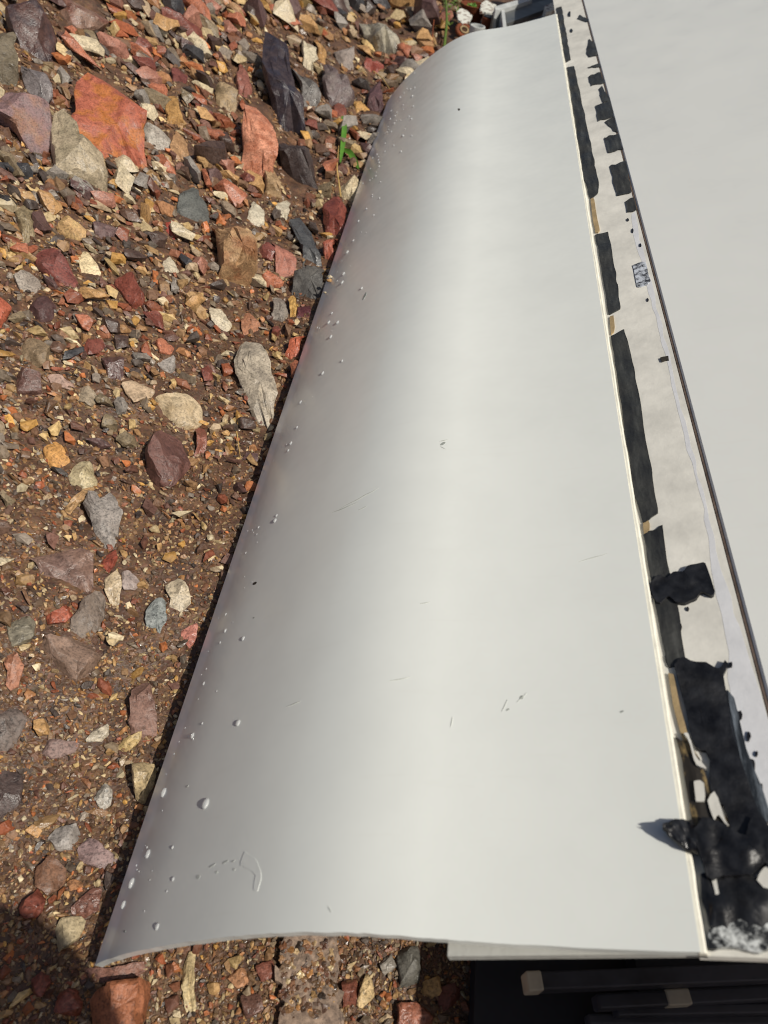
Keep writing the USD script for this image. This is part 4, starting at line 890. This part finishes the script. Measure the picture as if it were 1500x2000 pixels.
def stem(px, lift, r, m, label):
    P = np.array([to_ground(*p) + np.array([0, 0, l]) for p, l in zip(px, lift)]); tt = np.linspace(0, 1, 12)
    C = np.stack([np.interp(tt, np.linspace(0, 1, len(P)), P[:, k]) for k in range(3)], 1)
    tag(obj('stem', tube(C, np.linspace(r, r * .5, 12), 6), m, smooth=True), label, 'stem')
stem([(866, 105), (868, 70), (862, 30), (868, -10)], [.05, .3, .5, .7], .035, 'stem_green', 'green plant stem rising past the top end of the curved panel')
stem([(843, 108), (842, 80), (845, 50)], [.05, .2, .3], .02, 'rust', 'thin brown twig left of the green stem')
stem([(664, 400), (656, 350), (660, 300)], [.12, .16, .12], .014, 'straw', 'thin dry straw below the green leaf')
stem([(728, 150), (745, 165), (760, 185)], [.1, .12, .1], .012, 'straw', 'pale dry straw near the panel shoulder')
stem([(462, 850), (466, 880), (470, 905)], [.05, .06, .05], .006, 'straw', 'fine straw on the grit left of the panel edge')
rr = np.random.default_rng(8)
lv = []
for k in range(60):
    c = to_ground(rr.uniform(862, 900), rr.uniform(-10, 60)) + np.array([0, 0, rr.uniform(.05, .35)]); s = trimesh.creation.icosphere(1, rr.uniform(.03, .06)); s.apply_scale((1, .6, .2))
    s.apply_transform(trimesh.transformations.rotation_matrix(rr.uniform(0, 6), rr.normal(size=3))); s.apply_translation(c); lv.append(s)
tag(obj('weeds', trimesh.util.concatenate(lv), 'stem_green'), 'small green weeds growing around the rusty scraps', kind='stuff')

# ------------------------------------------------------------------ water droplets on the panel
DROPS = [(402,1570,9),(320,1548,8),(465,1412,6),(289,1668,7),(257,1725,8),(241,1767,6),(217,1819,5),(307,1810,5),(376,1437,5),(537,1017,5),(587,786,4.5),(568,866,4.5),(563,880,3.5),(475,1247,4.5),(440,1232,4),(441,1200,3),(446,1138,3),(398,1335,3.5),(365,1367,3),(395,1413,2.5),(340,1420,2.5),(678,493,4.5),(671,535,4.5),(668,552,4.5),(706,563,3.5),(648,612,3.5),(642,630,4.5),(659,630,4.5),(646,658,4.5),(668,705,3.5),(630,729,4.5),(596,692,3.5),(580,835,3.5),(540,1007,3.5),(337,1655,3),(258,1655,3.5),(270,1657,3.5),(338,1717,3.5),(559,738,2.5),(430,1255,2.5),(480,1080,2.5),(505,1030,3),(620,640,2.5),(690,470,3),(700,432,3)]
dr = np.random.default_rng(4)
for k in range(60): 
    t = dr.random(); DROPS.append((700 + 90 * t + dr.normal() * 16 + 5, 400 - 240 * t + dr.normal() * 18 + 10, dr.uniform(1.2, 2.4)))
for k in range(50):
    y = dr.uniform(450, 1800); DROPS.append((1000 - (y + 522) * .3353 + 6 + abs(dr.normal()) * 28, y, dr.uniform(1.0, 2.0)))
for i, (x, y, r) in enumerate(DROPS):
    if x < 1000 - (y + 522) * .3353 + 4: continue
    r *= .85; u, yy = on_profile(x, y)
    if not (.02 < u < 2.6 and Y0 + .02 < yy < Y1 - .05): continue
    c = on_panel(u, yy); rad = r * np.linalg.norm(c - CAM) / F
    s = trimesh.creation.icosphere(2 if r > 3 else 1, 1.0); v = np.array(s.vertices)
    n2 = prof_n(u); n3 = np.array([n2[0] * CP + n2[1] * SP, 0, n2[0] * SP - n2[1] * CP]); y3 = np.array([0, 1.0, 0]); x3 = np.cross(y3, n3)
    v = v * np.array([1.0, 1.35, .55]) * (1 + .12 * (meshkit.noise(v * 1.3 + i, 2) - .5))[:, None] * rad
    V = v @ np.array([x3, y3, n3]) + c + n3 * rad * .1
    big = i < 12
    labs = {0: 'largest water droplet, right of the droplet beside the cream wedge stone', 1: 'large water droplet next to the cream wedge stone', 2: 'water droplet highest of the big ones near the lower end'}
    tag(obj('water_droplet', trimesh.Trimesh(V, s.faces, process=False), 'water', smooth=True), labs.get(i, 'small water droplet near the left edge of the curved panel'), 'droplet', None if i in labs else 'small water droplets on the curved panel')
# gravel crumbs lying on the panel edge
for i, (x, y, r) in enumerate([(629, 551, 7), (641, 543, 5), (624, 574, 4)]):
    u, yy = on_profile(max(x, 1000 - (y + 522) * .3353 + 5), y); c = on_panel(u, yy); rad = r * np.linalg.norm(c - CAM) / F
    v, f = protos[i]; th = trimesh.Trimesh(v * rad + c + np.array([-.02, 0, rad * .4]), f, process=False).subdivide()
    tag(obj('stone_crumb', th, 'loose_look_%d' % (1 if i == 0 else 0)), ['ochre stone crumb on the left edge of the curved panel', 'white crumb right of the ochre crumb on the panel edge', 'tiny pale crumb below the ochre crumb on the panel edge'][i], 'stone')

# ------------------------------------------------------------------ the photographer, crouching behind the camera (casts the shadow at lower left)
import manifold3d as m3
bl = to_ground(-85, 2075); k = (5.9 - bl[2]) / sd[2]; hd = bl + sd * k
def chain(js):
    out = []
    for (a, ra), (b, rb) in zip(js[:-1], js[1:]):
        out.append(m3.Manifold.batch_hull([m3.Manifold.sphere(ra, 20).translate(tuple(a)), m3.Manifold.sphere(rb, 20).translate(tuple(b))]))
    return out
hx, hy, hz = hd
J = lambda dx, dy, dz: (hx + dx, hy + dy, hz + dz)
body = chain([(J(.25, -.55, -1.35), .45), (J(.5, -1.6, -2.0), 1.1), (J(.6, -2.3, -3.6), 1.05), (J(.6, -2.6, -4.6), 1.1)])
body += chain([(J(0, 0, 0), .72), (J(0, .05, -.6), .55), (J(.25, -.55, -1.35), .45)])
for s in (-1, 1):
    body += chain([(J(.4 + s * 1.3, -1.5, -1.8), .5), (J(.2 + s * 1.7, -.9, -2.6), .36), (J(-.9 + s * .45, -.75, -1.2), .25)])
    body += chain([(J(.6 + s * .7, -2.6, -4.5), .8), (J(.6 + s * 1.2, -.9, -4.0 + (.2 if s > 0 else 0)), .6), (J(.6 + s * 1.1, -2.4, -5.45), .36), (J(.6 + s * 1.1, -1.5, -5.65), .26)])
B = m3.Manifold.batch_boolean(body, m3.OpType.Add).refine_to_length(.3)
bm = tri(B); bm = trimesh.Trimesh(bm.vertices, bm.faces); trimesh.smoothing.filter_taubin(bm, iterations=12)
per = thing('person', 'person in dark clothes crouching behind the camera to take the picture', 'person', (hx + .6, hy - 2.2, 0))
obj('body', bm, 'cloth', per, smooth=True)
